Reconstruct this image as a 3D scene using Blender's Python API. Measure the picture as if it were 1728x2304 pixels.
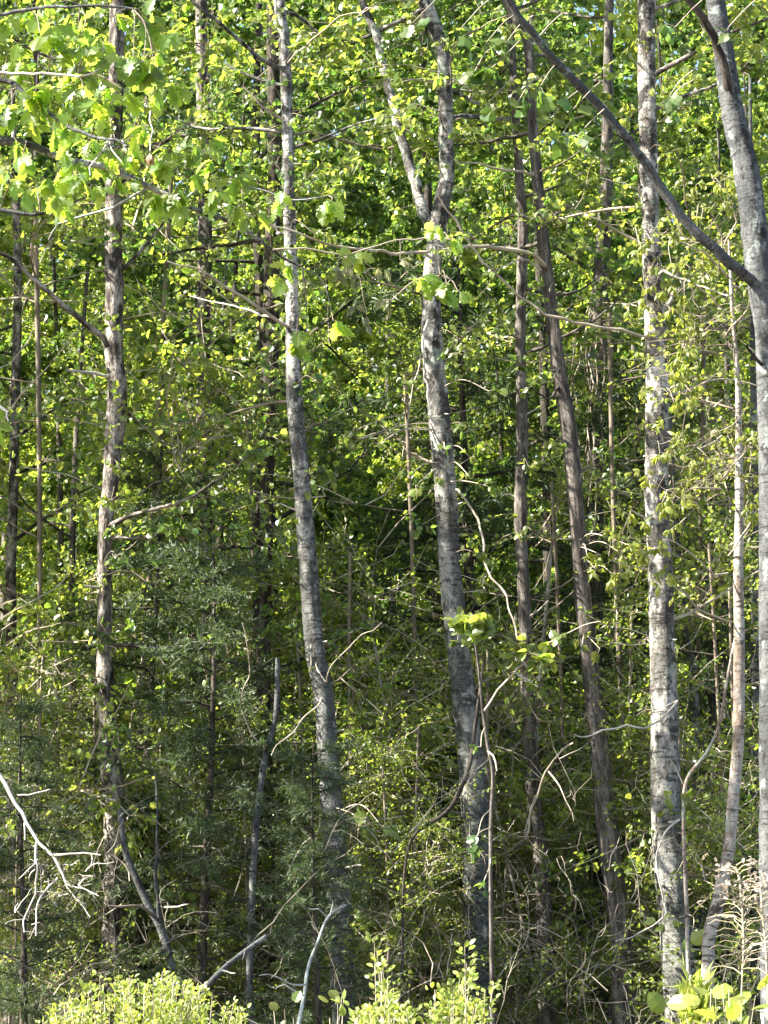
import bpy, math
import numpy as np
from mathutils import Vector, Matrix, Quaternion

# ------------------------------------------------------------------ clear
for o in list(bpy.data.objects):
    bpy.data.objects.remove(o)
S = bpy.context.scene
COL = S.collection

# ------------------------------------------------------------------ camera
PITCH = math.radians(10.0)
CAMZ = 1.6
cam = bpy.data.cameras.new('camera')
cam.sensor_fit = 'VERTICAL'
cam.sensor_height = 24.0
cam.lens = 60.0
cam.clip_start = 0.1
cam.clip_end = 1500.0
camo = bpy.data.objects.new('camera', cam)
COL.objects.link(camo)
camo.location = (0, 0, CAMZ)
camo.rotation_euler = (math.pi / 2 + PITCH, 0, 0)
S.camera = camo

# ------------------------------------------------------------------ world, sun, exposure
SUN_EL = math.radians(40.0)
SUN_AZ = math.radians(-104.0)          # from +Y towards +X: behind the left shoulder
sdir = Vector((math.sin(SUN_AZ) * math.cos(SUN_EL), math.cos(SUN_AZ) * math.cos(SUN_EL), math.sin(SUN_EL)))
W = bpy.data.worlds.new('World')
S.world = W
W.use_nodes = True
wn = W.node_tree.nodes
wl = W.node_tree.links
wn.clear()
sky = wn.new('ShaderNodeTexSky')
sky.sky_type = 'NISHITA'
sky.sun_disc = False
sky.sun_elevation = SUN_EL
sky.sun_rotation = SUN_AZ % (2 * math.pi)
bg = wn.new('ShaderNodeBackground')
bg.inputs['Strength'].default_value = 0.075
wo = wn.new('ShaderNodeOutputWorld')
wl.new(sky.outputs[0], bg.inputs[0])
wl.new(bg.outputs[0], wo.inputs[0])
sl = bpy.data.lights.new('sun', 'SUN')
sl.energy = 5.0
sl.angle = math.radians(0.5)
sl.color = (1.0, 0.94, 0.83)
suno = bpy.data.objects.new('sun', sl)
COL.objects.link(suno)
suno.location = (-20, -10, 30)
suno.rotation_euler = sdir.to_track_quat('Z', 'Y').to_euler()
S.view_settings.view_transform = 'Standard'
S.view_settings.look = 'None'
S.view_settings.gamma = 1.0
S.view_settings.use_curve_mapping = False
S.view_settings.exposure = 2.45
S.cycles.max_bounces = 8
S.cycles.diffuse_bounces = 5
S.cycles.glossy_bounces = 2
S.cycles.transmission_bounces = 5

# ------------------------------------------------------------------ helpers
rng = np.random.default_rng(11)
CP, SP = math.cos(PITCH), math.sin(PITCH)


def P(px, py, Y):
    """where the line of sight through photo pixel (px,py) reaches ground distance Y"""
    xc = (px - 864) / 1152 * 0.2
    yc = (1152 - py) / 1152 * 0.2
    d = np.array([xc, CP - yc * SP, SP + yc * CP])
    t = Y / d[1]
    return np.array([0, 0, CAMZ]) + d * t


def PX(Y):
    """metres per photo pixel at distance Y"""
    return Y * 0.2 / 1152


def gz(x, y):
    x = np.asarray(x, float); y = np.asarray(y, float)
    z = 0.05 * np.clip(y - 15, 0, 60) + 0.08 * np.sin(x * 0.7 + 1.3) * np.sin(y * 0.55) + 0.05 * np.sin(x * 1.9 + y * 1.3)
    return z


def nrm(v):
    return v / np.maximum(np.linalg.norm(v, axis=-1, keepdims=True), 1e-9)


def make_mesh(name, V, F4, F3, mat, smooth=False, bark=None):
    me = bpy.data.meshes.new(name)
    V = np.asarray(V, np.float32)
    me.vertices.add(len(V))
    me.vertices.foreach_set('co', V.ravel())
    F4 = np.asarray(F4, np.int32).reshape(-1, 4)
    F3 = np.asarray(F3, np.int32).reshape(-1, 3)
    loops = np.concatenate([F4.ravel(), F3.ravel()])
    starts = np.concatenate([np.arange(len(F4)) * 4, len(F4) * 4 + np.arange(len(F3)) * 3]).astype(np.int32)
    me.loops.add(len(loops))
    me.loops.foreach_set('vertex_index', loops)
    me.polygons.add(len(starts))
    me.polygons.foreach_set('loop_start', starts)
    me.polygons.foreach_set('use_smooth', np.full(len(starts), smooth, dtype=bool))
    if bark is not None:
        a = me.attributes.new('bark', 'FLOAT_VECTOR', 'POINT')
        a.data.foreach_set('vector', np.asarray(bark, np.float32).ravel())
    me.materials.append(mat)
    me.update(calc_edges=True)
    return me


class Geo:
    def __init__(s):
        s.V = []; s.F4 = []; s.F3 = []; s.B = []; s.n = 0

    def add(s, V, F4=None, F3=None, B=None):
        V = np.asarray(V, float).reshape(-1, 3)
        if F4 is not None and len(F4): s.F4.append(np.asarray(F4).reshape(-1, 4) + s.n)
        if F3 is not None and len(F3): s.F3.append(np.asarray(F3).reshape(-1, 3) + s.n)
        s.V.append(V)
        s.B.append(V if B is None else np.asarray(B, float).reshape(-1, 3))
        s.n += len(V)
        return s

    def mesh(s, name, mat, smooth=False, org=(0, 0, 0)):
        F4 = np.concatenate(s.F4) if s.F4 else np.zeros((0, 4), int)
        F3 = np.concatenate(s.F3) if s.F3 else np.zeros((0, 3), int)
        return make_mesh(name, np.concatenate(s.V) - np.asarray(org), F4, F3, mat, smooth, np.concatenate(s.B))


def obj(name, me, parent=None, kind=None):
    o = bpy.data.objects.new(name, me)
    COL.objects.link(o)
    if parent is not None:
        o.parent = parent
    if kind: o['kind'] = kind
    return o


def tag(o, label, cat, group=None, kind=None):
    o['label'] = label
    o['category'] = cat
    if group: o['group'] = group
    if kind: o['kind'] = kind
    return o


def empty(name, loc, label=None, cat=None, group=None):
    o = bpy.data.objects.new(name, None)
    o.empty_display_size = 0.2
    COL.objects.link(o)
    o.location = [float(v) for v in loc]
    if label: tag(o, label, cat, group)
    return o


def dup(root, loc, rotz, scale, label=None):
    r = root.copy(); COL.objects.link(r)
    r.location = [float(v) for v in loc]; r.rotation_euler = (0, 0, rotz); r.scale = (scale,) * 3
    if label: r['label'] = label
    for ch in list(root.children):
        c = ch.copy(); COL.objects.link(c); c.parent = r
    return r


def tubes(Pth, R, sides=3, rough=0.0, ridges=0):
    """Pth (N,K,3), R (N,K) -> verts, quads, bark coords"""
    Pth = np.asarray(Pth, float); R = np.asarray(R, float)
    N, K, _ = Pth.shape
    T = nrm(np.gradient(Pth, axis=1))
    ov = np.abs(nrm(Pth[:, -1] - Pth[:, 0]))
    ref = np.zeros((N, 3)); ref[np.arange(N), np.argmin(ov, axis=1)] = 1
    n1 = nrm(np.cross(T, ref[:, None, :])); n2 = np.cross(T, n1)
    th = np.arange(sides) / sides * 2 * np.pi
    c, s_ = np.cos(th), np.sin(th)
    RR = np.repeat(R[:, :, None], sides, 2)
    arc = np.concatenate([np.zeros((N, 1)), np.cumsum(np.linalg.norm(np.diff(Pth, axis=1), axis=2), 1)], 1)
    if rough:
        ph = rng.random((N, 1, 1)) * 6
        w = 0.5 * np.sin(2 * th[None, None] + ph + arc[:, :, None] * 1.7) + 0.35 * np.sin(5 * th[None, None] - arc[:, :, None] * 3.1 + ph) \
            + 0.4 * np.sin(arc[:, :, None] * 9 + 2 * th[None, None])
        RR = RR * (1 + rough * (0.6 * w + rng.normal(0, 0.45, RR.shape)))
        if ridges:
            RR = RR * (1 + rough * 1.3 * np.abs(np.sin(ridges * th[None, None] + 1.5 * np.sin(arc[:, :, None] * 4)))) / (1 + rough * .65)
    V = Pth[:, :, None, :] + RR[..., None] * (c[None, None, :, None] * n1[:, :, None, :] + s_[None, None, :, None] * n2[:, :, None, :])
    B = np.stack([R[:, :, None] * c, R[:, :, None] * s_, np.repeat(arc[:, :, None], sides, 2)], -1)
    B = B + (rng.random((N, 1, 1, 3)) * 20)
    idx = np.arange(N * K * sides).reshape(N, K, sides)
    a = idx[:, :-1, :]; b = idx[:, 1:, :]
    F = np.stack([a, np.roll(a, -1, 2), np.roll(b, -1, 2), b], -1).reshape(-1, 4)
    return V.reshape(-1, 3), F, B.reshape(-1, 3)


def spline(pts, step):
    """Catmull-Rom through rows of pts (any width), resampled"""
    p = np.asarray(pts, float)
    p = np.vstack([2 * p[0] - p[1], p, 2 * p[-1] - p[-2]])
    out = []
    for i in range(1, len(p) - 2):
        L = np.linalg.norm(p[i + 1][:3] - p[i][:3])
        n = max(2, int(L / step))
        t = (np.arange(n) / n)[:, None]
        p0, p1, p2, p3 = p[i - 1], p[i], p[i + 1], p[i + 2]
        out.append(0.5 * ((2 * p1) + (-p0 + p2) * t + (2 * p0 - 5 * p1 + 4 * p2 - p3) * t ** 2 + (-p0 + 3 * p1 - 3 * p2 + p3) * t ** 3))
    out.append(p[-2][None])
    return np.concatenate(out)


def wander(St, D, L, K, jit, lift=0.0):
    St = np.asarray(St, float); d = nrm(np.asarray(D, float)); L = np.asarray(L, float)
    Q = [St]
    for k in range(K - 1):
        d = d + rng.normal(0, jit, d.shape)
        d[:, 2] += lift
        d = nrm(d)
        Q.append(Q[-1] + d * (L / (K - 1))[:, None])
    return np.stack(Q, 1)


def along(Pth, i, t):
    """points and tangents on paths i at parameter t in 0..1"""
    K = Pth.shape[1]
    f = t * (K - 1); k = np.clip(f.astype(int), 0, K - 2); u = (f - k)[:, None]
    a, b = Pth[i, k], Pth[i, k + 1]
    return a * (1 - u) + b * u, nrm(b - a)


# ------------------------------------------------------------------ leaf shapes (length 1 along +y)
def strip(half, fold, droop, curl=0.0):
    """half outline [(w,y)...] starting and ending on the midrib -> lobed folded blade"""
    V = []; F = []
    def z(w, y): return -droop * y * y + fold * abs(w) - curl * w * w * 4
    for (w, y) in half: V.append((0, y, z(0, y)))
    n = len(half)
    for (w, y) in half: V.append((-w, y - 0.0, z(w, y)))
    for (w, y) in half: V.append((w, y, z(w, y)))
    F3 = []; F4 = []
    for i in range(n - 1):
        F4.append((i, i + 1, n + i + 1, n + i))
        F4.append((i + 1, i, 2 * n + i, 2 * n + i + 1))
    return np.array(V, float), np.array(F4), np.zeros((0, 3), int)


OAK = [(0.015, 0), (0.03, .1), (.2, .2), (.12, .33), (.38, .47), (.2, .53), (.37, .73), (.19, .74), (.17, .88), (0.0, 1)]
MAPLE = [(0.01, 0), (.02, .1), (.3, .02), (.27, .2), (.5, .42), (.28, .44), (.24, .62), (.14, .66), (0, 1)]
TULIP = [(0.01, 0), (.03, .12), (.38, .15), (.33, .42), (.42, .75), (.3, .84), (0.0, .72)]
ROUND = [(0.01, 0), (.3, .1), (.45, .4), (.36, .75), (0, 1)]
OVAL = [(0.01, 0), (.24, .2), (.31, .5), (.21, .8), (0, 1)]
DROOP = [(0.01, 0), (.2, .1), (.3, .38), (.2, .6), (.12, .8), (0, 1)]
SHAPES = {
    'oak': [strip(OAK, .15, .35), strip(OAK, .4, .6), strip(OAK, -.2, .2)],
    'maple': [strip(MAPLE, .2, .4), strip(MAPLE, -.35, .5)],
    'tulip': [strip(TULIP, .15, .2), strip(TULIP, -.2, .35)],
    'round': [strip(ROUND, .25, .15), strip(ROUND, -.2, .3)],
    'oval': [strip(OVAL, .35, .2), strip(OVAL, -.1, .35)],
    'droop': [strip(DROOP, -.55, .45), strip(DROOP, -.9, .7)],
}
# light ones for masses of leaves
HEX = (np.array([(0, 0, 0), (-.27, .32, .07), (-.2, .72, .0), (0, 1, -.12), (.2, .72, .0), (.27, .32, .07)], float),
       np.array([(0, 3, 2, 1), (0, 5, 4, 3)]), np.zeros((0, 3), int))
BROAD = (np.array([(0, 0, 0), (-.38, .3, .08), (-.3, .72, .02), (0, .95, -.15), (.3, .72, .02), (.38, .3, .08)], float),
         np.array([(0, 3, 2, 1), (0, 5, 4, 3)]), np.zeros((0, 3), int))
KITE = (np.array([(0, 0, 0), (-.36, .45, .1), (0, 1, -.1), (.36, .45, .1)], float), np.zeros((0, 4), int), np.array([(0, 2, 1), (0, 3, 2)]))
SLIV = (np.array([(0, 0, 0), (-.09, .4, .02), (0, 1, 0), (.09, .4, .02)], float), np.zeros((0, 4), int), np.array([(0, 2, 1), (0, 3, 2)]))


def leaf_frames(axis, normal):
    a = nrm(axis)
    n = nrm(normal - a * (normal * a).sum(-1, keepdims=True))
    s = np.cross(a, n)
    return s, a, n


def leaves(g, pos, axis, normal, size, shape):
    V, F4, F3 = shape
    if len(pos) == 0: return
    s, a, n = leaf_frames(axis, normal)
    size = np.asarray(size)[:, None, None]
    X = pos[:, None] + size * (V[None, :, 0, None] * s[:, None] + V[None, :, 1, None] * a[:, None] + V[None, :, 2, None] * n[:, None])
    N, T = len(pos), len(V)
    off = (np.arange(N) * T)[:, None, None]
    g.add(X.reshape(-1, 3), (F4[None] + off).reshape(-1, 4) if len(F4) else None, (F3[None] + off).reshape(-1, 3) if len(F3) else None)


# ------------------------------------------------------------------ materials
def nodes(name):
    m = bpy.data.materials.new(name); m.use_nodes = True
    nt = m.node_tree; nt.nodes.clear()
    out = nt.nodes.new('ShaderNodeOutputMaterial')
    return m, nt, out


def N_(nt, typ, **kw):
    n = nt.nodes.new(typ)
    for k, v in kw.items():
        setattr(n, k, v)
    return n


def ramp(nt, fac, stops):
    r = nt.nodes.new('ShaderNodeValToRGB')
    el = r.color_ramp.elements
    while len(el) < len(stops): el.new(0.5)
    for e, (p, c) in zip(el, stops):
        e.position = p
        e.color = (c[0], c[1], c[2], 1) if hasattr(c, '__len__') else (c, c, c, 1)
    nt.links.new(fac, r.inputs[0])
    return r


def mixc(nt, fac, a, b, mode='MIX'):
    m = nt.nodes.new('ShaderNodeMix'); m.data_type = 'RGBA'; m.blend_type = mode
    for sck, v in ((m.inputs[0], fac), (m.inputs[6], a), (m.inputs[7], b)):
        if hasattr(v, 'is_linked') or hasattr(v, 'node'):
            nt.links.new(v, sck)
        elif hasattr(v, '__len__'):
            sck.default_value = (*v, 1)
        else:
            sck.default_value = v
    return m.outputs[2]


def leaf_mat(name, ca, cb, ta, tb, tr=0.5, rough=0.45, vlo=.65, vhi=1.25):
    m, nt, out = nodes(name)
    L = nt.links.new
    geo = N_(nt, 'ShaderNodeNewGeometry'); oi = N_(nt, 'ShaderNodeObjectInfo')
    ad = N_(nt, 'ShaderNodeMath', operation='ADD'); L(geo.outputs['Random Per Island'], ad.inputs[0]); L(oi.outputs['Random'], ad.inputs[1])
    fr = N_(nt, 'ShaderNodeMath', operation='FRACT'); L(ad.outputs[0], fr.inputs[0])
    m7 = N_(nt, 'ShaderNodeMath', operation='MULTIPLY'); L(fr.outputs[0], m7.inputs[0]); m7.inputs[1].default_value = 7.31
    f2 = N_(nt, 'ShaderNodeMath', operation='FRACT'); L(m7.outputs[0], f2.inputs[0])
    mr = N_(nt, 'ShaderNodeMapRange'); L(f2.outputs[0], mr.inputs[0]); mr.inputs[3].default_value = vlo; mr.inputs[4].default_value = vhi
    cd = mixc(nt, fr.outputs[0], ca, cb); ct = mixc(nt, fr.outputs[0], ta, tb)
    outs = []
    for c in (cd, ct):
        h = N_(nt, 'ShaderNodeHueSaturation'); L(c, h.inputs['Color']); L(mr.outputs[0], h.inputs['Value']); outs.append(h.outputs[0])
    pb = N_(nt, 'ShaderNodeBsdfPrincipled'); L(outs[0], pb.inputs['Base Color'])
    pb.inputs['Roughness'].default_value = rough
    pb.inputs['Specular IOR Level'].default_value = 0.7
    tl = N_(nt, 'ShaderNodeBsdfTranslucent'); L(outs[1], tl.inputs['Color'])
    ms = N_(nt, 'ShaderNodeMixShader'); ms.inputs[0].default_value = tr
    L(pb.outputs[0], ms.inputs[1]); L(tl.outputs[0], ms.inputs[2]); L(ms.outputs[0], out.inputs[0])
    return m


def barkvec(nt, sc):
    at = N_(nt, 'ShaderNodeAttribute'); at.attribute_name = 'bark'
    mp = N_(nt, 'ShaderNodeMapping'); mp.inputs['Scale'].default_value = sc
    nt.links.new(at.outputs['Vector'], mp.inputs['Vector'])
    return mp.outputs[0]


def noise(nt, vec, scale, detail=4, rough=.6):
    n = N_(nt, 'ShaderNodeTexNoise'); n.inputs['Scale'].default_value = scale
    n.inputs['Detail'].default_value = detail; n.inputs['Roughness'].default_value = rough
    nt.links.new(vec, n.inputs['Vector'])
    return n.outputs[0]


def finish_bark(nt, out, col, height, bump, rough=.9):
    pb = N_(nt, 'ShaderNodeBsdfPrincipled'); nt.links.new(col, pb.inputs['Base Color'])
    pb.inputs['Roughness'].default_value = rough; pb.inputs['Specular IOR Level'].default_value = .2
    b = N_(nt, 'ShaderNodeBump'); b.inputs['Strength'].default_value = bump; b.inputs['Distance'].default_value = .02
    nt.links.new(height, b.inputs['Height']); nt.links.new(b.outputs[0], pb.inputs['Normal'])
    nt.links.new(pb.outputs[0], out.inputs[0])


def mottled_bark(name, base, pale, dark, lichen, t_pale, t_dark, foot=None, f0=2.5, f1=6.0, fs=.85):
    m, nt, out = nodes(name)
    n1 = noise(nt, barkvec(nt, (1, 1, .5)), 5.0, 7, .72)
    c = ramp(nt, n1, [(t_pale - .05, base), (t_pale + .05, pale)]).outputs[0]
    n3 = noise(nt, barkvec(nt, (1, 1, .8)), 8, 3)
    c = mixc(nt, ramp(nt, n3, [(.57, 0), (.63, .8)]).outputs[0], c, lichen)
    n4 = noise(nt, barkvec(nt, (1, 1, 5.5)), 6, 5, .7)
    c = mixc(nt, ramp(nt, n4, [(.55, 0), (.62, .8)]).outputs[0], c, dark)
    n2 = noise(nt, barkvec(nt, (1, 1, .7)), 6.0, 7, .72)
    c = mixc(nt, ramp(nt, n2, [(t_dark, 0), (t_dark + .05, .92)]).outputs[0], c, dark)
    n5 = noise(nt, barkvec(nt, (1, 1, .8)), 55, 4, .7)
    c = mixc(nt, ramp(nt, n5, [(.34, .8), (.45, 0)]).outputs[0], c, dark)
    hh = mixc(nt, .5, n5, n4)
    if foot is not None:        # darker foot: rough older bark, plus lower-trunk shade painted into the colour
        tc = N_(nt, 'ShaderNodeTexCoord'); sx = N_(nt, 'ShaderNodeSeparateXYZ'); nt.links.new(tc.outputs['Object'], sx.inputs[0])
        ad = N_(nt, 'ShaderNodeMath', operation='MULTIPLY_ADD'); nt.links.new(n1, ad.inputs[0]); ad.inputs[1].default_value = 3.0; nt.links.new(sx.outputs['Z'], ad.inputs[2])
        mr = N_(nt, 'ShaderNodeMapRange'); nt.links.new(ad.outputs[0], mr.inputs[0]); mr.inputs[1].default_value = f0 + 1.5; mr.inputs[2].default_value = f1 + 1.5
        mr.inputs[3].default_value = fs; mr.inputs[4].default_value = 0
        shaded_foot = mixc(nt, ramp(nt, n5, [(.36, 0), (.5, 1)]).outputs[0], dark, foot)
        shaded_foot = mixc(nt, ramp(nt, n2, [(.56, 0), (.6, .85)]).outputs[0], shaded_foot, pale)
        shaded_foot = mixc(nt, ramp(nt, n4, [(.5, 0), (.56, .85)]).outputs[0], shaded_foot, dark)
        c = mixc(nt, mr.outputs[0], c, shaded_foot)
    finish_bark(nt, out, c, hh, 1.0)
    return m


def furrow_bark(name, dark, mid, pale, zs=.16, scale=26, patch=.55):
    m, nt, out = nodes(name)
    n1 = noise(nt, barkvec(nt, (1, 1, zs)), scale, 5, .65)
    c = ramp(nt, n1, [(.36, dark), (.5, mid), (.66, pale)]).outputs[0]
    n2 = noise(nt, barkvec(nt, (1, 1, .6)), 8, 3)
    c = mixc(nt, ramp(nt, n2, [(patch, 0), (patch + .12, .6)]).outputs[0], c, pale)
    n3 = noise(nt, barkvec(nt, (1, 1, .5)), 70, 3)
    c = mixc(nt, ramp(nt, n3, [(.38, .7), (.52, 0)]).outputs[0], c, dark)
    finish_bark(nt, out, c, n1, 1.0)
    return m


def plain_mat(name, a, b, scale=12, rough=.85):
    m, nt, out = nodes(name)
    n1 = noise(nt, barkvec(nt, (1, 1, .5)), scale, 4)
    geo = N_(nt, 'ShaderNodeNewGeometry')
    c = ramp(nt, n1, [(.35, a), (.65, b)]).outputs[0]
    mr = N_(nt, 'ShaderNodeMapRange'); nt.links.new(geo.outputs['Random Per Island'], mr.inputs[0]); mr.inputs[3].default_value = .6; mr.inputs[4].default_value = 1.2
    h = N_(nt, 'ShaderNodeHueSaturation'); nt.links.new(c, h.inputs['Color']); nt.links.new(mr.outputs[0], h.inputs['Value'])
    pb = N_(nt, 'ShaderNodeBsdfPrincipled'); nt.links.new(h.outputs[0], pb.inputs['Base Color']); pb.inputs['Roughness'].default_value = rough
    pb.inputs['Specular IOR Level'].default_value = .25
    nt.links.new(pb.outputs[0], out.inputs[0])
    return m


M = {}
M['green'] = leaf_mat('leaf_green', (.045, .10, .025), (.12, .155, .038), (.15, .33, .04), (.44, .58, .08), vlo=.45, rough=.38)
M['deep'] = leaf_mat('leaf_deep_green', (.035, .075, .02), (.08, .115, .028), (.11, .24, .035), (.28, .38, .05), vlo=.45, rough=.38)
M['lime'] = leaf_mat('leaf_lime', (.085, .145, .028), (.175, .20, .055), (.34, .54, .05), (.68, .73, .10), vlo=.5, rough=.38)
M['oak'] = leaf_mat('leaf_oak', (.085, .16, .03), (.15, .20, .04), (.40, .66, .07), (.68, .78, .08), tr=.6, vlo=.6)
M['ochre'] = leaf_mat('leaf_ochre', (.16, .21, .045), (.22, .23, .055), (.48, .60, .05), (.64, .66, .08))
M['pale'] = leaf_mat('leaf_pale', (.17, .19, .085), (.21, .20, .11), (.28, .33, .11), (.34, .33, .13))
M['shrub'] = leaf_mat('leaf_shrub', (.22, .31, .055), (.32, .35, .09), (.46, .62, .06), (.66, .68, .09), vlo=.5)
M['cedar'] = leaf_mat('needle_cedar', (.04, .07, .024), (.065, .092, .03), (.07, .13, .03), (.11, .16, .04), tr=.35, rough=.6)
M['dryleaf'] = leaf_mat('leaf_dry', (.35, .2, .1), (.42, .27, .15), (.4, .24, .1), (.45, .3, .14))
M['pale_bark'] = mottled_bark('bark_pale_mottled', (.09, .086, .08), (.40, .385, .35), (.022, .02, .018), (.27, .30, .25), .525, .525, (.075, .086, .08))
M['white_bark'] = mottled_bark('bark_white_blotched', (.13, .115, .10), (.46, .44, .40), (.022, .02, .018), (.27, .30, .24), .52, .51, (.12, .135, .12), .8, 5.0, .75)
M['grey_bark'] = mottled_bark('bark_grey_lichened', (.062, .065, .065), (.12, .123, .12), (.022, .021, .02), (.25, .28, .26), .52, .57)
M['brown_bark'] = furrow_bark('bark_brown', (.035, .03, .026), (.095, .082, .072), (.22, .195, .172))
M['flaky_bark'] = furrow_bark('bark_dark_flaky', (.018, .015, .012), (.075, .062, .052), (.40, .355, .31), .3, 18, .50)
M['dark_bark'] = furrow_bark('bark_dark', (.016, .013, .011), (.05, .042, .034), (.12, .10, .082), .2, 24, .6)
M['ruddy_bark'] = mottled_bark('bark_ruddy_peeling', (.22, .17, .135), (.42, .385, .335), (.04, .034, .03), (.33, .36, .30), .49, .58)
M['twig'] = plain_mat('twig_brown', (.10, .08, .06), (.26, .21, .16))
M['twig_pale'] = plain_mat('twig_pale', (.26, .215, .16), (.50, .44, .35))
M['twig_grey'] = plain_mat('twig_grey', (.13, .11, .085), (.32, .285, .23))
M['dead_wood'] = plain_mat('dead_wood_bleached', (.30, .275, .235), (.52, .485, .43), 30)
M['lichen_twig'] = plain_mat('twig_lichened', (.15, .16, .15), (.40, .43, .39), 25)
M['stalk'] = plain_mat('dry_stalk', (.33, .27, .17), (.50, .43, .30), 30)
M['candle'] = plain_mat('pine_candle', (.45, .42, .16), (.62, .56, .28), 30)


def ground_mat():
    m, nt, out = nodes('leaf_litter')
    tc = N_(nt, 'ShaderNodeTexCoord')
    n1 = noise(nt, tc.outputs['Object'], 14, 8, .75)
    v = N_(nt, 'ShaderNodeTexVoronoi'); v.inputs['Scale'].default_value = 18; nt.links.new(tc.outputs['Object'], v.inputs['Vector'])
    c = ramp(nt, n1, [(.3, (.03, .022, .015)), (.5, (.11, .08, .05)), (.68, (.24, .17, .10))]).outputs[0]
    c = mixc(nt, .35, c, v.outputs['Color'], 'MULTIPLY')
    finish_bark(nt, out, c, n1, 1.0)
    return m


# ------------------------------------------------------------------ setting: forest floor
xs = np.concatenate([np.linspace(-250, -32, 12), np.linspace(-30, 30, 121), np.linspace(32, 250, 12)])
ys = np.concatenate([np.linspace(-60, -2, 10), np.linspace(0, 80, 161), np.linspace(84, 400, 20)])
XX, YY = np.meshgrid(xs, ys)
ZZ = gz(XX, YY) + rng.normal(0, .012, XX.shape)
idx = np.arange(XX.size).reshape(XX.shape)
F = np.stack([idx[:-1, :-1], idx[:-1, 1:], idx[1:, 1:], idx[1:, :-1]], -1).reshape(-1, 4)
fl = obj('forest_floor', make_mesh('forest_floor', np.stack([XX, YY, ZZ], -1).reshape(-1, 3), F, [], ground_mat(), True))
tag(fl, 'brown leaf litter of the rising forest floor', 'ground', kind='structure')

# ------------------------------------------------------------------ growing twigs and leaves
CAMWARD = math.radians(-90)


def grow(trunk, z0, z1, n, Lf, tw_per, lv_per, lsize, up=.25, avoid=60, tl=(.25, .8), spread=1.0, az0=None):
    """trunk: (K,4) points+radius.  returns limbs list [(path,rad)], twig paths, leaf arrays"""
    hs = z0 + (np.arange(n) + rng.random(n)) / n * (z1 - z0)
    tz = trunk[:, 2]
    St = np.stack([np.interp(hs, tz, trunk[:, k]) for k in range(3)], 1)
    Rt = np.interp(hs, tz, trunk[:, 3])
    az = np.zeros(n)
    for i in range(n):
        while True:
            a = rng.random() * 2 * math.pi if az0 is None else az0 + rng.normal(0, .6)
            d = abs((a - CAMWARD + math.pi) % (2 * math.pi) - math.pi)
            if math.degrees(d) > avoid: break
        az[i] = a
    D = np.stack([np.cos(az), np.sin(az), up + rng.normal(0, .18, n)], 1)
    L = np.array([Lf(h) for h in hs]) * (.7 + .6 * rng.random(n))
    K = 9
    limbs = wander(St, D, L, K, .13, .01)
    LR = np.linspace(1, .16, K)[None] * np.minimum(Rt * .42, .006 + L * .011)[:, None]
    nt_ = n * tw_per
    i = rng.integers(0, n, nt_)
    t = .18 + .82 * rng.random(nt_) ** .8
    p, tg = along(limbs, i, t)
    hz = rng.normal(0, 1, (nt_, 3)) * np.array([1, 1, .45])
    twl = (tl[0] + (tl[1] - tl[0]) * rng.random(nt_)) * (1.15 - .5 * t)
    tw = wander(p, nrm(tg * .6 + nrm(hz) * .9 * spread), twl, 5, .22, -.015)
    nl = nt_ * lv_per
    j = np.repeat(np.arange(nt_), lv_per)
    lt = 1 - .8 * rng.random(nl) ** 1.7
    lp, ltg = along(tw, j, lt)
    ax = nrm(ltg * .5 + rng.normal(0, .6, (nl, 3)) + np.array([0, 0, -.25]))
    nm = np.array([-.35, -.45, .6]) + rng.normal(0, .55, (nl, 3))
    lp = lp + rng.normal(0, .022, lp.shape)
    sz = lsize * (.55 + .75 * rng.random(nl))
    return (limbs, LR), tw, (lp, ax, nm, sz)


def add_crown(root, gr, bark, leaf, shape, org=(0, 0, 0), twig='twig', twr=.004, limb_sides=5):
    (limbs, LR), tw, lv = gr
    for k in range(len(limbs)):
        g = Geo(); g.add(*tubes(limbs[k:k + 1], LR[k:k + 1], limb_sides, .06)[:2])
        V, F_, B = tubes(limbs[k:k + 1], LR[k:k + 1], limb_sides, .06)
        g = Geo().add(V, F_, None, B)
        obj('branch', g.mesh('branch', M[bark], True, org), root)
    K = tw.shape[1]
    V, F_, B = tubes(tw, np.repeat(np.linspace(twr, twr * .35, K)[None], len(tw), 0), 3)
    obj('twig_mass', Geo().add(V, F_, None, B).mesh('twig_mass', M[twig], False, org), root, 'stuff')
    g = Geo(); leaves(g, *lv, shape)
    obj('foliage', g.mesh('foliage', M[leaf], False, org), root, 'stuff')


# ------------------------------------------------------------------ hero trees from their course in the photograph
ROOTS = {}


def course(pts, Y, ground=True, top=None, step=.05, flare=1.35, dY=0.0):
    """pts [(px,py,w)] top to bottom -> (K,4) bottom to top, run down to the ground and up to height top"""
    q = []
    pts = sorted(pts, key=lambda a: -a[1])
    for i, (x, y, w) in enumerate(pts):
        Yi = Y + dY * (i / max(1, len(pts) - 1))
        q.append((*P(x, y, Yi), w * PX(Yi) / 2))
    q = np.array(q)
    if ground:
        b = q[0]; d = nrm(q[0, :3] - q[1, :3])
        zt = float(gz(b[0], b[1])) - .12
        h = b[2] - zt
        slope = d[:2] / max(-d[2], .2) * .5
        base = np.array([b[0] + slope[0] * h, b[1] + slope[1] * h, zt, b[3] * flare])
        mid = np.array([*(b[:3] * .45 + base[:3] * .55), b[3] * 1.08])
        q = np.vstack([base, mid, q])
    if top and top > q[-1, 2]:
        e = q[-1]; d = nrm(q[-1, :3] - q[-2, :3]); h = top - e[2]
        q = np.vstack([q, np.array([*(e[:3] + d * h * .5), e[3] * .7]), np.array([*(e[:3] + d * h), .012])])
    return spline(q, step)


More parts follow.
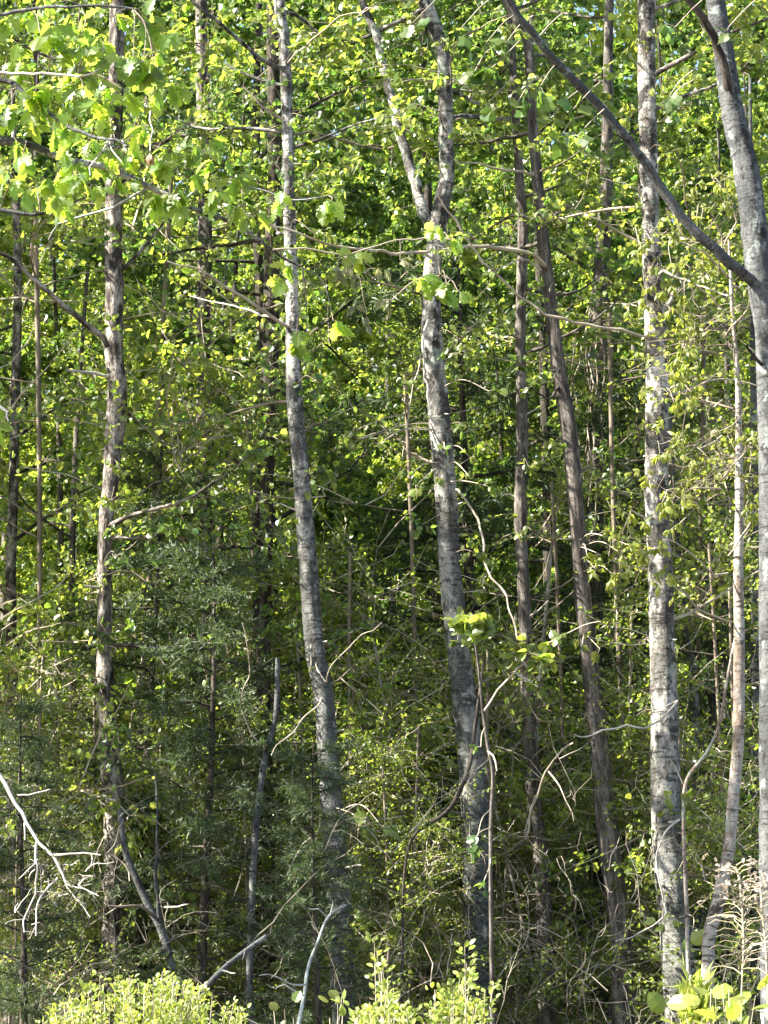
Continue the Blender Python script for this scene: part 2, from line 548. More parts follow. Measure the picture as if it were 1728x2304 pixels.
def trunk_obj(root, c, mat, name='trunk', sides=20, rough=.045, ridges=0, org=None):
    V, F_, B = tubes(c[None, :, :3], c[None, :, 3], sides, rough, ridges)
    return obj(name, Geo().add(V, F_, None, B).mesh(name, M[mat], True, root['org'] if org is None else org), root)


def hero(name, label, cat, pts, Y, mat, top=13, sides=22, rough=.075, ridges=0, key=None, dY=0.0, step=.05):
    c = course(pts, Y, True, top, step, dY=dY)
    base = c[0, :3].copy(); base[2] += .12
    r = empty(name, base, label, cat)
    r['org'] = [float(v) for v in base]
    trunk_obj(r, c, mat, sides=sides, rough=rough, ridges=ridges)
    ROOTS[key] = dict(root=r, c=c, Y=Y, n=0, stuff={})
    return r


def limb(key, pts, Y0, Y1, w0, w1, mat, name='branch', sides=7, step=.05, rough=.07):
    R = ROOTS[key]
    n = len(pts)
    q = np.array([[*P(x, y, Y0 + (Y1 - Y0) * i / (n - 1)), (w0 + (w1 - w0) * i / (n - 1)) * PX(Y0) / 2] for i, (x, y) in enumerate(pts)])
    if w0 < 9:
        f = [q[0]]
        for i in range(n - 1):
            d = q[i + 1] - q[i]; L = np.linalg.norm(d[:3])
            for u in ((.3, .68) if L > .25 else (.5,)):
                k = q[i] + d * (u + rng.normal(0, .06)); k[:3] += rng.normal(0, .045 * min(L, .6), 3); k[3] *= .85 + .3 * rng.random(); f.append(k)
            f.append(q[i + 1])
        q = np.array(f)
        ar = np.concatenate([[0], np.cumsum(np.linalg.norm(np.diff(q[:, :3], axis=0), axis=1))])
        tt = np.linspace(0, ar[-1], max(4, int(ar[-1] / step)))
        c = np.stack([np.interp(tt, ar, q[:, k]) for k in range(4)], 1)
    else:
        c = spline(q, step)
    wob = np.cumsum(rng.normal(0, 1, (len(c), 3)), 0)
    wob -= np.linspace(0, 1, len(c))[:, None] * wob[-1:]
    c[:, :3] += wob * (.002 if w0 < 9 else .005)
    trunk_obj(R['root'], c, mat, name, sides, rough)
    return c


MESHES = {}


def leaf_meshes(shape, mat):
    k = (shape, mat)
    if k not in MESHES:
        MESHES[k] = [make_mesh('leaf', V, F4, F3, M[mat]) for V, F4, F3 in SHAPES[shape]]
    return MESHES[k]


def place_leaves(key, pos, axis, normal, size, shape, mat, limit=290, par=None):
    """single leaves as parts; past the limit they join one mass of foliage"""
    R = ROOTS[key]; org = np.array(R['root']['org'])
    ms = leaf_meshes(shape, mat)
    s, a, n = leaf_frames(axis, normal)
    k = min(len(pos), max(0, limit - R['n'])) if limit else 0
    for i in range(k):
        o = bpy.data.objects.new('leaf', ms[i % len(ms)])
        COL.objects.link(o); o.parent = par or R['root']
        m = Matrix.Identity(4)
        for r_ in range(3):
            m[r_][0], m[r_][1], m[r_][2], m[r_][3] = s[i][r_] * size[i], a[i][r_] * size[i], n[i][r_] * size[i], pos[i][r_] - org[r_]
        o.matrix_local = m
    R['n'] += k
    if k < len(pos):
        g = R['stuff'].setdefault(mat, Geo())
        leaves(g, pos[k:], axis[k:], normal[k:], size[k:], SHAPES[shape][0])


def flush_leaves(key):
    R = ROOTS[key]
    for mat, g in R['stuff'].items():
        obj('foliage', g.mesh('foliage', M[mat], False, R['root']['org']), R['root'], 'stuff')
    R['stuff'] = {}


def sprig(key, px, py, rpx, n, size_px, shape, mat, droop=.3, Y=None, src=None, flat=.6, twig='twig_pale', tw=3.0):
    """a tuft of leaves round a point, on short twigs joined to its tree by one stem"""
    R = ROOTS[key]; Y = R['Y'] if Y is None else Y
    m = PX(Y); c = P(px, py, Y)
    if src is not None:
        if len(src) == 3: s0 = P(*src)
        else: s0 = P(src[0], src[1], Y)
    else:
        k = np.argmin(np.linalg.norm(R['c'][:, :3] - (c + np.array([0, 0, .15])), axis=1)); s0 = R['c'][k, :3]
    d = c - s0; L = np.linalg.norm(d)
    mid = s0 + d * .5 + np.array([0, 0, .10 * L]) + rng.normal(0, .04 * L, 3)
    stem = spline(np.array([s0, mid, c]), max(.03, L / 12))
    V, F_, B = tubes(stem[None], np.linspace(tw, tw * .6, len(stem))[None] * m / 2, 4, .05)
    g = Geo().add(V, F_, None, B)
    nt_ = max(2, n // 5)
    dirs = nrm(rng.normal(0, 1, (nt_, 3)) * np.array([1, flat, .6]) + nrm(d)[None] * .3)
    tws = wander(np.repeat(c[None], nt_, 0), dirs, rpx * m * (.4 + .7 * rng.random(nt_)), 5, .18, -.05)
    V, F_, B = tubes(tws, np.repeat(np.linspace(tw * .5, tw * .2, 5)[None], nt_, 0) * m / 2, 3)
    g.add(V, F_, None, B)
    two = obj('twig', g.mesh('twig', M[twig], True, R['root']['org']), R['root'])
    i = np.arange(n) % nt_; t = .25 + .75 * rng.random(n)
    lp, tg = along(tws, i, t)
    ax = nrm(tg * .5 + rng.normal(0, .45, (n, 3)) + np.array([0, 0, -droop]))
    nm = np.array([-.2, -.45, .6]) + rng.normal(0, .4, (n, 3))
    place_leaves(key, lp, ax, nm, size_px * m * (.65 + .6 * rng.random(n)), shape, mat, par=two)


def twig_batch(key, starts, Y, n, lpx, mat, wpx=2.2, jit=.2, lift=-.02, bias=(0, 0, 0)):
    """fine bare twigs scattered from photo points, one part"""
    R = ROOTS[key]; m = PX(Y)
    c = np.array([P(*starts[i % len(starts)], Y) for i in range(n)]) + rng.normal(0, .05, (n, 3))
    D = rng.normal(0, 1, (n, 3)) * np.array([1, .6, .7]) + np.array(bias)
    tw = wander(c, D, lpx * m * (.4 + .8 * rng.random(n)), 7, jit, lift)
    V, F_, B = tubes(tw, np.repeat(np.linspace(wpx, wpx * .4, 7)[None], n, 0) * m / 2, 3)
    obj('twig_mass', Geo().add(V, F_, None, B).mesh('twig_mass', M[mat], False, R['root']['org']), R['root'], 'stuff')


def crown(key, z0, z1, n, L, tw_per, lv_per, lsize, leaf, shape, bark, **kw):
    R = ROOTS[key]
    gr = grow(R['c'], z0, z1, n, L if callable(L) else (lambda h: L), tw_per, lv_per, lsize, **kw)
    add_crown(R['root'], gr, bark, leaf, shape, R['root']['org'])


T = 'tree'
# --- left pale trunk
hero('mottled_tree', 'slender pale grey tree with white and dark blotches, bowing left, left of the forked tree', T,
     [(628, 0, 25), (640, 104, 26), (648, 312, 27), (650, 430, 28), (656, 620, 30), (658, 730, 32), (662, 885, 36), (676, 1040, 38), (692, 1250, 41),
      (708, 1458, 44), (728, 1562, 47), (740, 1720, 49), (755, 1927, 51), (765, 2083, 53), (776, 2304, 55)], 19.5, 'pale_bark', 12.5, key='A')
limb('A', [(640, 150), (622, 146), (573, 115), (531, 83), (479, 42), (443, 10), (400, -30)], 19.5, 18.6, 13, 7, 'pale_bark')
limb('A', [(650, 285), (630, 266), (594, 240), (562, 208), (540, 190)], 19.5, 19.8, 9, 4, 'dark_bark')
limb('A', [(655, 735), (615, 711), (562, 677), (510, 646), (453, 609), (375, 588)], 19.5, 18.9, 10, 3, 'twig_pale')
limb('A', [(656, 742), (609, 711), (547, 698), (469, 677), (427, 666)], 19.5, 19.9, 7, 2.5, 'dead_wood')
limb('A', [(655, 300), (690, 296), (740, 306), (800, 325), (864, 330)], 19.5, 20.1, 7, 3, 'twig')
limb('A', [(640, 150), (680, 110), (735, 60), (790, 30), (850, 20)], 19.5, 18.8, 5, 2, 'twig_pale')
limb('A', [(728, 1562), (718, 1590), (660, 1650), (610, 1700)], 19.5, 18.7, 5, 2, 'twig_pale')
limb('A', [(700, 1450), (735, 1540), (742, 1500), (800, 1440), (860, 1400)], 19.5, 18.8, 4, 2, 'twig_pale')
crown('A', 7.2, 12.3, 12, 1.4, 16, 14, .075, 'lime', BROAD, 'pale_bark')
crown('A', 3.5, 7.2, 5, .9, 12, 8, .06, 'green', BROAD, 'twig', avoid=85)
# --- forked tree
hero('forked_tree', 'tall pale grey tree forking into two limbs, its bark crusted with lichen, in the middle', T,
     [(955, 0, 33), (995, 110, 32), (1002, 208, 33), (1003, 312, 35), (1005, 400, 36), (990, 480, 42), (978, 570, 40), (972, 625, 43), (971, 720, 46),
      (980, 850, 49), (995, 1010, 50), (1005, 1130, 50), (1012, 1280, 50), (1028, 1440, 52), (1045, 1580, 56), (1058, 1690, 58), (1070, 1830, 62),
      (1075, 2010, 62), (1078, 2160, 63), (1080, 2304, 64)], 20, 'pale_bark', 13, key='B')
limb('B', [(976, 530), (950, 470), (938, 420), (918, 345), (898, 270), (885, 215), (862, 140), (845, 80), (822, 20), (800, -50), (770, -160)], 20, 20.4, 27, 17, 'pale_bark', 'limb', 14, rough=.05)
limb('B', [(965, 720), (952, 780), (955, 850), (968, 920)], 19.9, 19.85, 8, 4, 'dead_wood', 'bark_strip', 6)
limb('B', [(985, 770), (945, 800), (925, 900), (915, 970), (905, 1030)], 20, 19.6, 4, 1.5, 'twig_pale')
limb('B', [(1015, 1100), (1030, 1101), (1050, 1130), (1078, 1184), (1085, 1250), (1104, 1300), (1140, 1341), (1156, 1393), (1165, 1440)], 20, 19.3, 6, 4, 'twig_pale')
limb('B', [(890, 330), (860, 338), (820, 330), (770, 312)], 20.3, 20.2, 7, 3, 'twig')
limb('B', [(1000, 210), (1030, 90), (1090, 60), (1145, 35), (1190, 18)], 20, 19.2, 6, 2, 'twig')
crown('B', 8.2, 13, 12, 1.5, 16, 14, .07, 'lime', BROAD, 'pale_bark')
crown('B', 3.0, 7.5, 6, .9, 10, 8, .055, 'lime', BROAD, 'twig', avoid=85)
# --- brown twins
hero('brown_tree', 'thin straight brown trunk with a white broken branch, right of the forked tree', T,
     [(1170, 420, 22), (1176, 521, 24), (1174, 625, 24), (1171, 768, 23), (1175, 976, 26), (1171, 1132, 29), (1174, 1237, 27), (1182, 1393, 29),
      (1189, 1588, 32), (1202, 1796, 33), (1223, 2005, 34), (1228, 2200, 37), (1230, 2304, 38)], 20.6, 'brown_bark', 10.5, key='C', ridges=4)
limb('C', [(1186, 1500), (1165, 1470), (1163, 1510), (1190, 1530), (1212, 1545), (1216, 1510), (1218, 1480)], 20.4, 20.2, 7, 5, 'dead_wood', 'broken_branch')
limb('C', [(1196, 1720), (1240, 1670), (1290, 1655)], 20.5, 20.2, 4, 2, 'twig')
crown('C', 6.5, 10.4, 9, 1.2, 14, 14, .075, 'green', BROAD, 'brown_bark')
hero('leaning_brown_tree', 'smooth reddish brown trunk leaning left, right of the thin straight brown trunk', T,
     [(1135, 0, 20), (1165, 50, 21), (1189, 104, 22), (1197, 260, 24), (1208, 391, 26), (1223, 547, 28), (1244, 729, 30), (1260, 846, 33), (1281, 976, 34),
      (1296, 1132, 35), (1307, 1289, 36), (1322, 1445, 38), (1338, 1588, 40), (1351, 1692, 42), (1364, 1848, 46), (1385, 2005, 48), (1400, 2135, 50), (1403, 2304, 52)],
     20.2, 'brown_bark', 12, key='D', ridges=3)
limb('D', [(1228, 600), (1218, 588), (1197, 568), (1156, 557), (1098, 552), (1062, 551), (1010, 557), (916, 562), (864, 562), (833, 560), (729, 542), (651, 516), (588, 500)],
     20.2, 18.8, 11, 4, 'twig_pale')
limb('D', [(1226, 612), (1190, 585), (1155, 590), (1120, 608)], 20.2, 19.7, 6, 2, 'dead_wood')
limb('D', [(1205, 391), (1223, 383), (1270, 365), (1317, 333), (1360, 300)], 20.2, 19.8, 6, 2, 'twig')
limb('D', [(1208, 395), (1182, 388), (1124, 380), (1062, 365), (1020, 359)], 20.2, 19.6, 8, 3, 'twig_pale')
limb('D', [(1260, 850), (1240, 900), (1218, 888), (1195, 872)], 20.2, 19.8, 8, 4, 'dark_bark', 'branch_stub')
limb('D', [(1300, 1290), (1260, 1320), (1200, 1345)], 20.2, 19.9, 5, 2, 'twig')
crown('D', 7.0, 12, 11, 1.3, 15, 14, .07, 'lime', BROAD, 'brown_bark')
# --- white blotched tree
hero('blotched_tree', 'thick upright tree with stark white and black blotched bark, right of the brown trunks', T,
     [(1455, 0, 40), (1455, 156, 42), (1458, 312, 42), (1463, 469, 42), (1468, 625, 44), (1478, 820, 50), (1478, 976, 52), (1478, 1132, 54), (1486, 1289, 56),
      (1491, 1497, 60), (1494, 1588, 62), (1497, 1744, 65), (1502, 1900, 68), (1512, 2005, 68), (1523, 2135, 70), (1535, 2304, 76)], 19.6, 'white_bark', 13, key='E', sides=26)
limb('E', [(1480, 760), (1432, 755), (1374, 742), (1296, 732), (1229, 713), (1166, 667), (1109, 609), (1062, 552), (1015, 484), (985, 440)], 19.6, 18.6, 8, 4, 'twig_pale')
limb('E', [(1500, 1590), (1525, 1578), (1489, 1619), (1452, 1640), (1411, 1630), (1359, 1640), (1322, 1658), (1290, 1652)], 19.4, 19.0, 6, 3, 'dead_wood')
limb('E', [(1505, 1850), (1531, 1843), (1499, 1870), (1476, 1921), (1485, 1990), (1499, 2052), (1458, 2088), (1420, 2110), (1385, 2117)], 19.4, 19.0, 6, 2.5, 'dead_wood')
limb('E', [(1485, 2080), (1440, 2060), (1420, 1930), (1408, 1869)], 19.3, 19.0, 3, 1.5, 'twig_pale')
limb('E', [(1470, 640), (1490, 608), (1546, 630), (1600, 650), (1650, 668)], 19.6, 19.2, 7, 4, 'dead_wood')
limb('E', [(1466, 480), (1440, 430), (1400, 410), (1350, 400)], 19.6, 19.3, 4, 2, 'twig_pale')
crown('E', 8.0, 13, 12, 1.5, 15, 14, .07, 'lime', BROAD, 'white_bark')
crown('E', 3.6, 8, 7, .9, 12, 7, .05, 'ochre', BROAD, 'twig_pale', avoid=80)
# --- near grey trunk at the right edge
hero('grey_tree', 'smooth grey leaning trunk on the right edge with a long lichened limb crossing the frame', T,
     [(1609, 0, 45), (1630, 130, 48), (1650, 260, 53), (1676, 365, 57), (1692, 469, 59), (1703, 573, 60), (1715, 677, 56), (1725, 768, 52), (1733, 1080, 52), (1734, 1289, 54),
      (1738, 1700, 58), (1744, 2304, 64)], 15.2, 'grey_bark', 9, key='F', sides=26)
limb('F', [(1708, 660), (1690, 630), (1660, 605), (1614, 562), (1557, 500), (1499, 417), (1452, 349), (1416, 302), (1364, 240), (1312, 187), (1260, 140), (1218, 89), (1171, 36), (1140, -10), (1100, -60)],
     15.2, 14.4, 27, 15, 'grey_bark', 'limb', 16, rough=.05)
limb('F', [(1640, 200), (1622, 150), (1603, 88), (1577, 47), (1546, 0), (1520, -40)], 15.1, 14.8, 22, 16, 'dark_bark', 'limb', 10)
limb('F', [(1720, 830), (1695, 800), (1680, 778)], 15.2, 14.9, 9, 5, 'dark_bark', 'branch_stub')
limb('F', [(1560, 505), (1540, 440), (1536, 380), (1520, 330)], 15.0, 14.7, 5, 2, 'twig')
# --- dark flaky pine left
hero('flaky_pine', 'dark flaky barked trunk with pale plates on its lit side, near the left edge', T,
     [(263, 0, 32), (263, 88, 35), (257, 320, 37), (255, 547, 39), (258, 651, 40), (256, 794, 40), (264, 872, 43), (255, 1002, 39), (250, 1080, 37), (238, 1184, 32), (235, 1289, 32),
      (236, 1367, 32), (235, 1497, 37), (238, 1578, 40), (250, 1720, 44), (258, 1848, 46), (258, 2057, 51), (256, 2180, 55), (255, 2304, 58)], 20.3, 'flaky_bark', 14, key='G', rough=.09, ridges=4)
limb('G', [(240, 780), (229, 760), (188, 729), (151, 698), (104, 656), (52, 609), (21, 578), (-20, 560)], 20.2, 19.8, 15, 9, 'flaky_bark')
limb('G', [(245, 845), (200, 838), (150, 833)], 20.2, 20.0, 9, 6, 'dead_wood', 'branch_stub')
limb('G', [(237, 1295), (290, 1285), (330, 1310)], 20.2, 19.9, 6, 3, 'dark_bark')
limb('G', [(232, 1320), (190, 1318)], 20.2, 20.0, 6, 4, 'dead_wood', 'branch_stub')
crown('G', 3.5, 14, 14, 1.3, 15, 14, .06, 'green', BROAD, 'flaky_bark')
# --- other dark trunks
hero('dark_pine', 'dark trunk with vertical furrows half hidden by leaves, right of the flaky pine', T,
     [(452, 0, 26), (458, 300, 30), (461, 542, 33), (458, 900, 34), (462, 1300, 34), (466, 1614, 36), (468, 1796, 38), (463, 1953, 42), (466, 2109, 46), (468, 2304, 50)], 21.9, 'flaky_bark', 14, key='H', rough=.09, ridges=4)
crown('H', 4, 14, 12, 1.3, 15, 14, .06, 'green', BROAD, 'dark_bark')
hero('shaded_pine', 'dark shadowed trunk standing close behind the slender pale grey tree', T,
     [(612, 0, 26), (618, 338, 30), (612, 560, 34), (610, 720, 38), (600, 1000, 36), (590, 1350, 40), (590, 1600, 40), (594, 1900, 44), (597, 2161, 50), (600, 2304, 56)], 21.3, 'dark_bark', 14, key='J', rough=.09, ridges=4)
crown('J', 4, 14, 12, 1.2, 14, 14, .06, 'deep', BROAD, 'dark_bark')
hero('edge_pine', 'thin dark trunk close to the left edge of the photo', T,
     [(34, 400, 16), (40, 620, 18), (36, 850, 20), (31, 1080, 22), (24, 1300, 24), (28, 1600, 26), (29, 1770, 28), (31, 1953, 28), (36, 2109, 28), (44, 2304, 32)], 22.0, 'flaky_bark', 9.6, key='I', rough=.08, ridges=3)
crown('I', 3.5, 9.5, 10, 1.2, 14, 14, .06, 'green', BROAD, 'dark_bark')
hero('vine_hung_tree', 'grey brown trunk hung with vines behind the leaning brown trunk', T,
     [(1366, 300, 26), (1364, 417, 30), (1359, 521, 32), (1348, 677, 36), (1346, 768, 38), (1343, 924, 38), (1338, 1132, 38), (1336, 1290, 38), (1338, 1600, 40), (1343, 1900, 42), (1349, 2057, 44), (1353, 2304, 46)],
     22.6, 'brown_bark', 12, key='Pv', rough=.08, ridges=4)
for k in range(7):
    x = 1300 + 9 * k + rng.normal(0, 4)
    limb('Pv', [(1350 + rng.normal(0, 8), 620 + 30 * k), (x, 760), (x + rng.normal(0, 8), 900), (x + rng.normal(0, 10), 1050 + 30 * k)], 22.4, 22.2, 4, 2.5, 'twig_pale' if k % 2 else 'twig', 'vine', 5)
crown('Pv', 5, 12, 10, 1.3, 15, 14, .065, 'green', BROAD, 'brown_bark')
for key, lst in (('G', [(250, 300, 90), (230, 210, 80), (265, 420, 80), (250, 1125, 45), (240, 1425, 45), (240, 20, 70), (265, 1700, 55), (250, 730, 45), (235, 970, 60), (270, 1060, 45), (225, 1200, 40), (250, 1640, 50), (270, 140, 50), (240, 500, 40), (270, 1260, 40), (230, 1560, 40)]),
                 ('H', [(440, 350, 90), (470, 250, 80), (440, 120, 90), (475, 690, 90), (440, 800, 80), (480, 900, 90), (440, 1010, 80), (470, 1120, 90), (440, 1250, 80), (480, 1380, 80), (470, 1490, 60), (480, 30, 90), (450, 430, 90), (470, 560, 80), (455, 620, 80), (450, 750, 70), (470, 180, 80)]),
                 ('J', [(600, 100, 90), (590, 230, 80), (570, 480, 60), (610, 820, 80), (570, 900, 80), (600, 1000, 80), (560, 1100, 80), (610, 1180, 70), (580, 1300, 60), (620, 20, 70), (600, 330, 80), (590, 420, 80), (600, 560, 70), (590, 740, 70), (600, 950, 60)]),
                 ('Pv', [(1350, 560, 70), (1380, 640, 60), (1330, 420, 60), (1360, 330, 80), (1370, 1000, 50), (1330, 1190, 60)])):
    R_ = ROOTS[key]
    for (x, y, r_) in lst:
        sprig(key, x, y, r_, 40, 12, 'round', 'lime' if (x + y) % 3 else 'green', .2, R_['Y'] - .9, flat=.5, twig='twig', tw=2.5)
    flush_leaves(key)
# --- right side stems
hero('crooked_tree', 'crooked thin tree with drooping yellow leaves, kinked near its foot beside the weed', T,
     [(1640, 540, 6), (1648, 700, 9), (1660, 860, 12), (1662, 980, 16), (1663, 1132, 19), (1661, 1289, 22), (1663, 1393, 24), (1663, 1536, 25), (1661, 1666, 25), (1650, 1796, 26), (1640, 1911, 27), (1619, 2020, 31), (1598, 2098, 30), (1593, 2177, 29), (1590, 2304, 31)],
     18.5, 'ruddy_bark', None, key='Mr')
ROOTS['Y'] = ROOTS['Mr']
crown('Mr', 5.2, 7.6, 6, .7, 14, 10, .04, 'ochre', BROAD, 'twig', avoid=70)
hero('slim_tree', 'slim dark trunk in the gap between the blotched tree and the crooked peeling tree', T,
     [(1520, 1150, 12), (1530, 1290, 14), (1541, 1419, 16), (1558, 1500, 18), (1567, 1692, 19), (1570, 1848, 20), (1569, 2100, 21), (1572, 2304, 22)], 21.5, 'grey_bark', 9, key='Nn')
crown('Nn', 4.5, 8.8, 9, 1.0, 12, 12, .055, 'lime', BROAD, 'twig')
hero('lichened_tree', 'lichen grey trunk just left of the grey trunk on the right edge', T,
     [(1698, 1200, 18), (1701, 1500, 22), (1700, 1666, 23), (1697, 1900, 24), (1700, 2304, 27)], 20.5, 'grey_bark', 9, key='Or')
crown('Or', 4.5, 9, 8, 1.0, 12, 12, .055, 'lime', BROAD, 'twig')
hero('grey_sapling', 'thin grey pole of a sapling between the furrowed dark trunk and the slender pale tree', T,
     [(625, 1480, 10), (620, 1614, 12), (599, 1692, 14), (583, 1796, 15), (570, 1953, 16), (565, 2109, 16), (560, 2213, 16), (566, 2304, 18)], 19.5, 'grey_bark', None, key='K', sides=12)
limb('K', [(600, 1690), (575, 1660), (545, 1600), (560, 1480), (545, 1400)], 19.5, 19.2, 5, 2, 'twig_pale')
hero('curved_sapling', 'crooked thin sapling with two stems joining low above the pale shrub', T,
     [(270, 1820, 12), (281, 1911, 14), (307, 1979, 15), (333, 2036, 16), (365, 2098, 18), (388, 2187, 20), (398, 2304, 22)], 19.3, 'grey_bark', None, key='Ls', sides=12)
limb('Ls', [(368, 2100), (357, 2030), (352, 1960), (354, 1900), (348, 1820), (350, 1740)], 19.3, 19.2, 12, 4, 'grey_bark', 'stem')
limb('Ls', [(345, 2060), (310, 2040), (240, 2038)], 19.3, 19.1, 9, 5, 'twig')
limb('Ls', [(360, 2040), (400, 2040), (425, 2034)], 19.3, 19.1, 6, 3, 'dead_wood')
hero('bright_stem', 'thin pale sunlit stem among the shaded trunks, left of the forked tree foot', T,
     [(1000, 1760, 12), (998, 1848, 17), (995, 1980, 18), (994, 2083, 18), (995, 2304, 20)], 22.5, 'ruddy_bark', None, key='Q', sides=12)
hero('bent_sapling', 'dark sapling arching across the foot of the forked tree', T,
     [(1090, 1480, 6), (1072, 1614, 8), (1057, 1718, 10), (1031, 1786, 10), (1005, 1827, 9), (958, 1859, 8), (925, 1890, 7), (908, 1990, 6), (905, 2150, 6), (900, 2304, 6)], 19.2, 'dark_bark', None, key='Rr', sides=12)
hero('pale_sapling', 'slim pale sapling beside the forked trunk carrying a bright spray of round yellow green leaves', T,
     [(1050, 1400, 3), (1068, 1440, 5), (1080, 1536, 6), (1088, 1614, 7), (1098, 1682, 7), (1109, 1744, 8), (1104, 1848, 8), (1104, 2050, 8), (1108, 2304, 9)], 16.4, 'brown_bark', None, key='Ss', sides=10)
limb('Ss', [(1088, 1600), (1120, 1550), (1170, 1500), (1230, 1450), (1290, 1420), (1350, 1398)], 16.4, 16.2, 5, 2, 'twig_pale')
limb('Ss', [(1098, 1690), (1112, 1700), (1118, 1735)], 16.4, 16.3, 5, 3, 'twig_pale')
hero('sunlit_sapling', 'very thin cream coloured sapling between the two brown trunks', T,
     [(1280, 880, 4), (1275, 1002, 6), (1260, 1106, 7), (1244, 1211, 7), (1236, 1289, 8), (1229, 1367, 8), (1222, 1450, 8), (1212, 1600, 8), (1204, 1800, 9), (1210, 2304, 11)], 21.2, 'ruddy_bark', None, key='Tt', sides=10)
limb('Tt', [(1244, 1215), (1262, 1200), (1280, 1190)], 21.2, 21.0, 6, 3, 'twig_pale')
limb('Tt', [(1205, 1790), (1179, 1895), (1208, 1796), (1229, 1734), (1260, 1692), (1290, 1672)], 20, 19.7, 4, 5, 'twig_pale')
limb('Tt', [(1234, 1736), (1260, 1770), (1291, 1848)], 19.8, 19.6, 4, 2, 'twig_pale')
hero('tall_sapling', 'long thin pale stem rising between the blotched tree and the crooked peeling tree', T,
     [(1660, 1400, 4), (1635, 1536, 7), (1619, 1630, 7), (1588, 1697, 8), (1545, 1755, 8), (1538, 1850, 8), (1545, 2050, 9), (1552, 2304, 11)], 18.6, 'ruddy_bark', None, key='Ll', sides=8)

# --- the ochre leaved sapling on the right (small drooping young leaves)
for (x0, y0, x1, y1, x2, y2) in [(1626, 900, 1560, 900, 1500, 880), (1625, 980, 1570, 1010, 1480, 1000), (1622, 1100, 1560, 1100, 1490, 1130), (1632, 700, 1580, 650, 1480, 600), (1636, 620, 1560, 560, 1430, 520),
                                 (1632, 720, 1540, 700, 1400, 690), (1640, 1290, 1530, 1230, 1400, 1215), (1645, 1400, 1540, 1330, 1370, 1260), (1640, 1250, 1690, 1180, 1720, 1120), (1630, 760, 1680, 700, 1720, 640),
                                 (1622, 1080, 1670, 1030, 1715, 990), (1640, 600, 1610, 500, 1540, 440), (1640, 580, 1650, 470, 1600, 400), (1632, 800, 1560, 790, 1530, 770)]:
    limb('Y', [(x0, y0), (x1, y1), ((x1 + x2) / 2, (y1 + y2) / 2 - 15), (x2, y2)], 18.5, 17.7, 4.5, 1.8, 'twig_pale', sides=5)
    for u in np.linspace(.1, 1, 7):
        sx = x1 + (x2 - x1) * u; sy = y1 + (y2 - y1) * u - 10 + rng.normal(0, 16)
        sprig('Y', sx + rng.normal(0, 12), sy + rng.normal(0, 22), 30, 12, 18, 'droop', 'ochre', .6, 17.9, src=(x1 + (x2 - x1) * u, y1 + (y2 - y1) * u - 8, 18.0), tw=1.8)
twig_batch('Y', [(1560, 1000), (1600, 1080), (1540, 1100), (1620, 980), (1650, 1060), (1580, 720), (1640, 760), (1660, 700)], 17.8, 150, 110, 'twig', 1.6, .28, 0)
flush_leaves('Y')

# --- feature sprigs on the main trees
for a in [(1052, 1395, 40, 34, 25), (1075, 1410, 36, 26, 25), (1100, 1398, 26, 14, 23), (1035, 1390, 24, 12, 23), (1060, 1430, 30, 14, 22)]:
    sprig('Ss', *a, 'round', 'lime', .15, 16.2)
for a in [(1057, 1072, 26, 9, 18), (1093, 1092, 22, 8, 18), (935, 1092, 24, 10, 18), (920, 1070, 14, 5, 17), (1052, 1024, 14, 5, 17), (985, 1075, 14, 4, 18), (1000, 1010, 15, 4, 18), (810, 985, 40, 12, 18),
          (790, 992, 24, 8, 20), (850, 1000, 22, 6, 18), (770, 60, 60, 16, 24), (880, 190, 45, 14, 24), (850, 185, 40, 12, 24), (930, 30, 30, 8, 26), (930, 60, 30, 7, 26), (1030, 1440, 25, 6, 17),
          (800, 160, 40, 10, 22), (760, 250, 46, 12, 22), (700, 330, 40, 10, 22), (1100, 880, 30, 8, 18)]:
    sprig('B', *a, 'round', 'lime', .2, 19.5)
for a in [(1195, 1470, 44, 30, 24), (1225, 1485, 34, 20, 24), (1165, 1450, 26, 14, 23), (1245, 1442, 24, 12, 22), (1160, 1478, 24, 10, 22), (1215, 1500, 26, 12, 22)]:
    sprig('Ss', *a, 'round', 'lime', .15, 16.2, src=(a[0] + 8, a[1] + 10))
for a in [(1322, 1252, 34, 14, 20), (1352, 1248, 30, 9, 18), (1390, 1240, 36, 11, 18), (1420, 1228, 20, 6, 18), (1340, 1280, 30, 8, 18), (1385, 1300, 36, 8, 18), (1310, 1450, 30, 8, 18), (1350, 1460, 30, 8, 18)]:
    sprig('D', *a, 'droop', 'ochre', .6, 19.6)
for a in [(1068, 160, 40, 7, 42), (1110, 150, 36, 6, 40), (1095, 95, 24, 4, 36), (1140, 95, 24, 4, 34), (1215, 195, 34, 5, 44), (1290, 245, 30, 4, 40), (1300, 305, 34, 5, 40), (1255, 320, 30, 4, 38), (1205, 90, 30, 4, 30),
          (1165, 230, 30, 5, 34), (1100, 230, 26, 5, 32), (1240, 265, 26, 4, 36), (1040, 60, 26, 5, 34), (930, 50, 30, 5, 32), (1500, 240, 40, 6, 34), (1520, 60, 40, 6, 34), (1510, 210, 30, 4, 34), (1640, 60, 40, 6, 34)]:
    sprig('F', *a, 'tulip', 'green', .15, 14.6, src=(a[0] + 60, a[1] - 60, 14.7))
for a in [(1195, 870, 26, 9, 20), (1218, 862, 18, 6, 18), (1245, 850, 18, 5, 18)]:
    sprig('D', *a, 'round', 'lime', .2, 19.9)
for a in [(1075, 1880, 20, 4, 24), (1060, 1905, 22, 5, 24), (1088, 1985, 18, 4, 22), (1082, 1680, 16, 4, 18)]:
    sprig('Ss', *a, 'round', 'green', .2, 16.2)
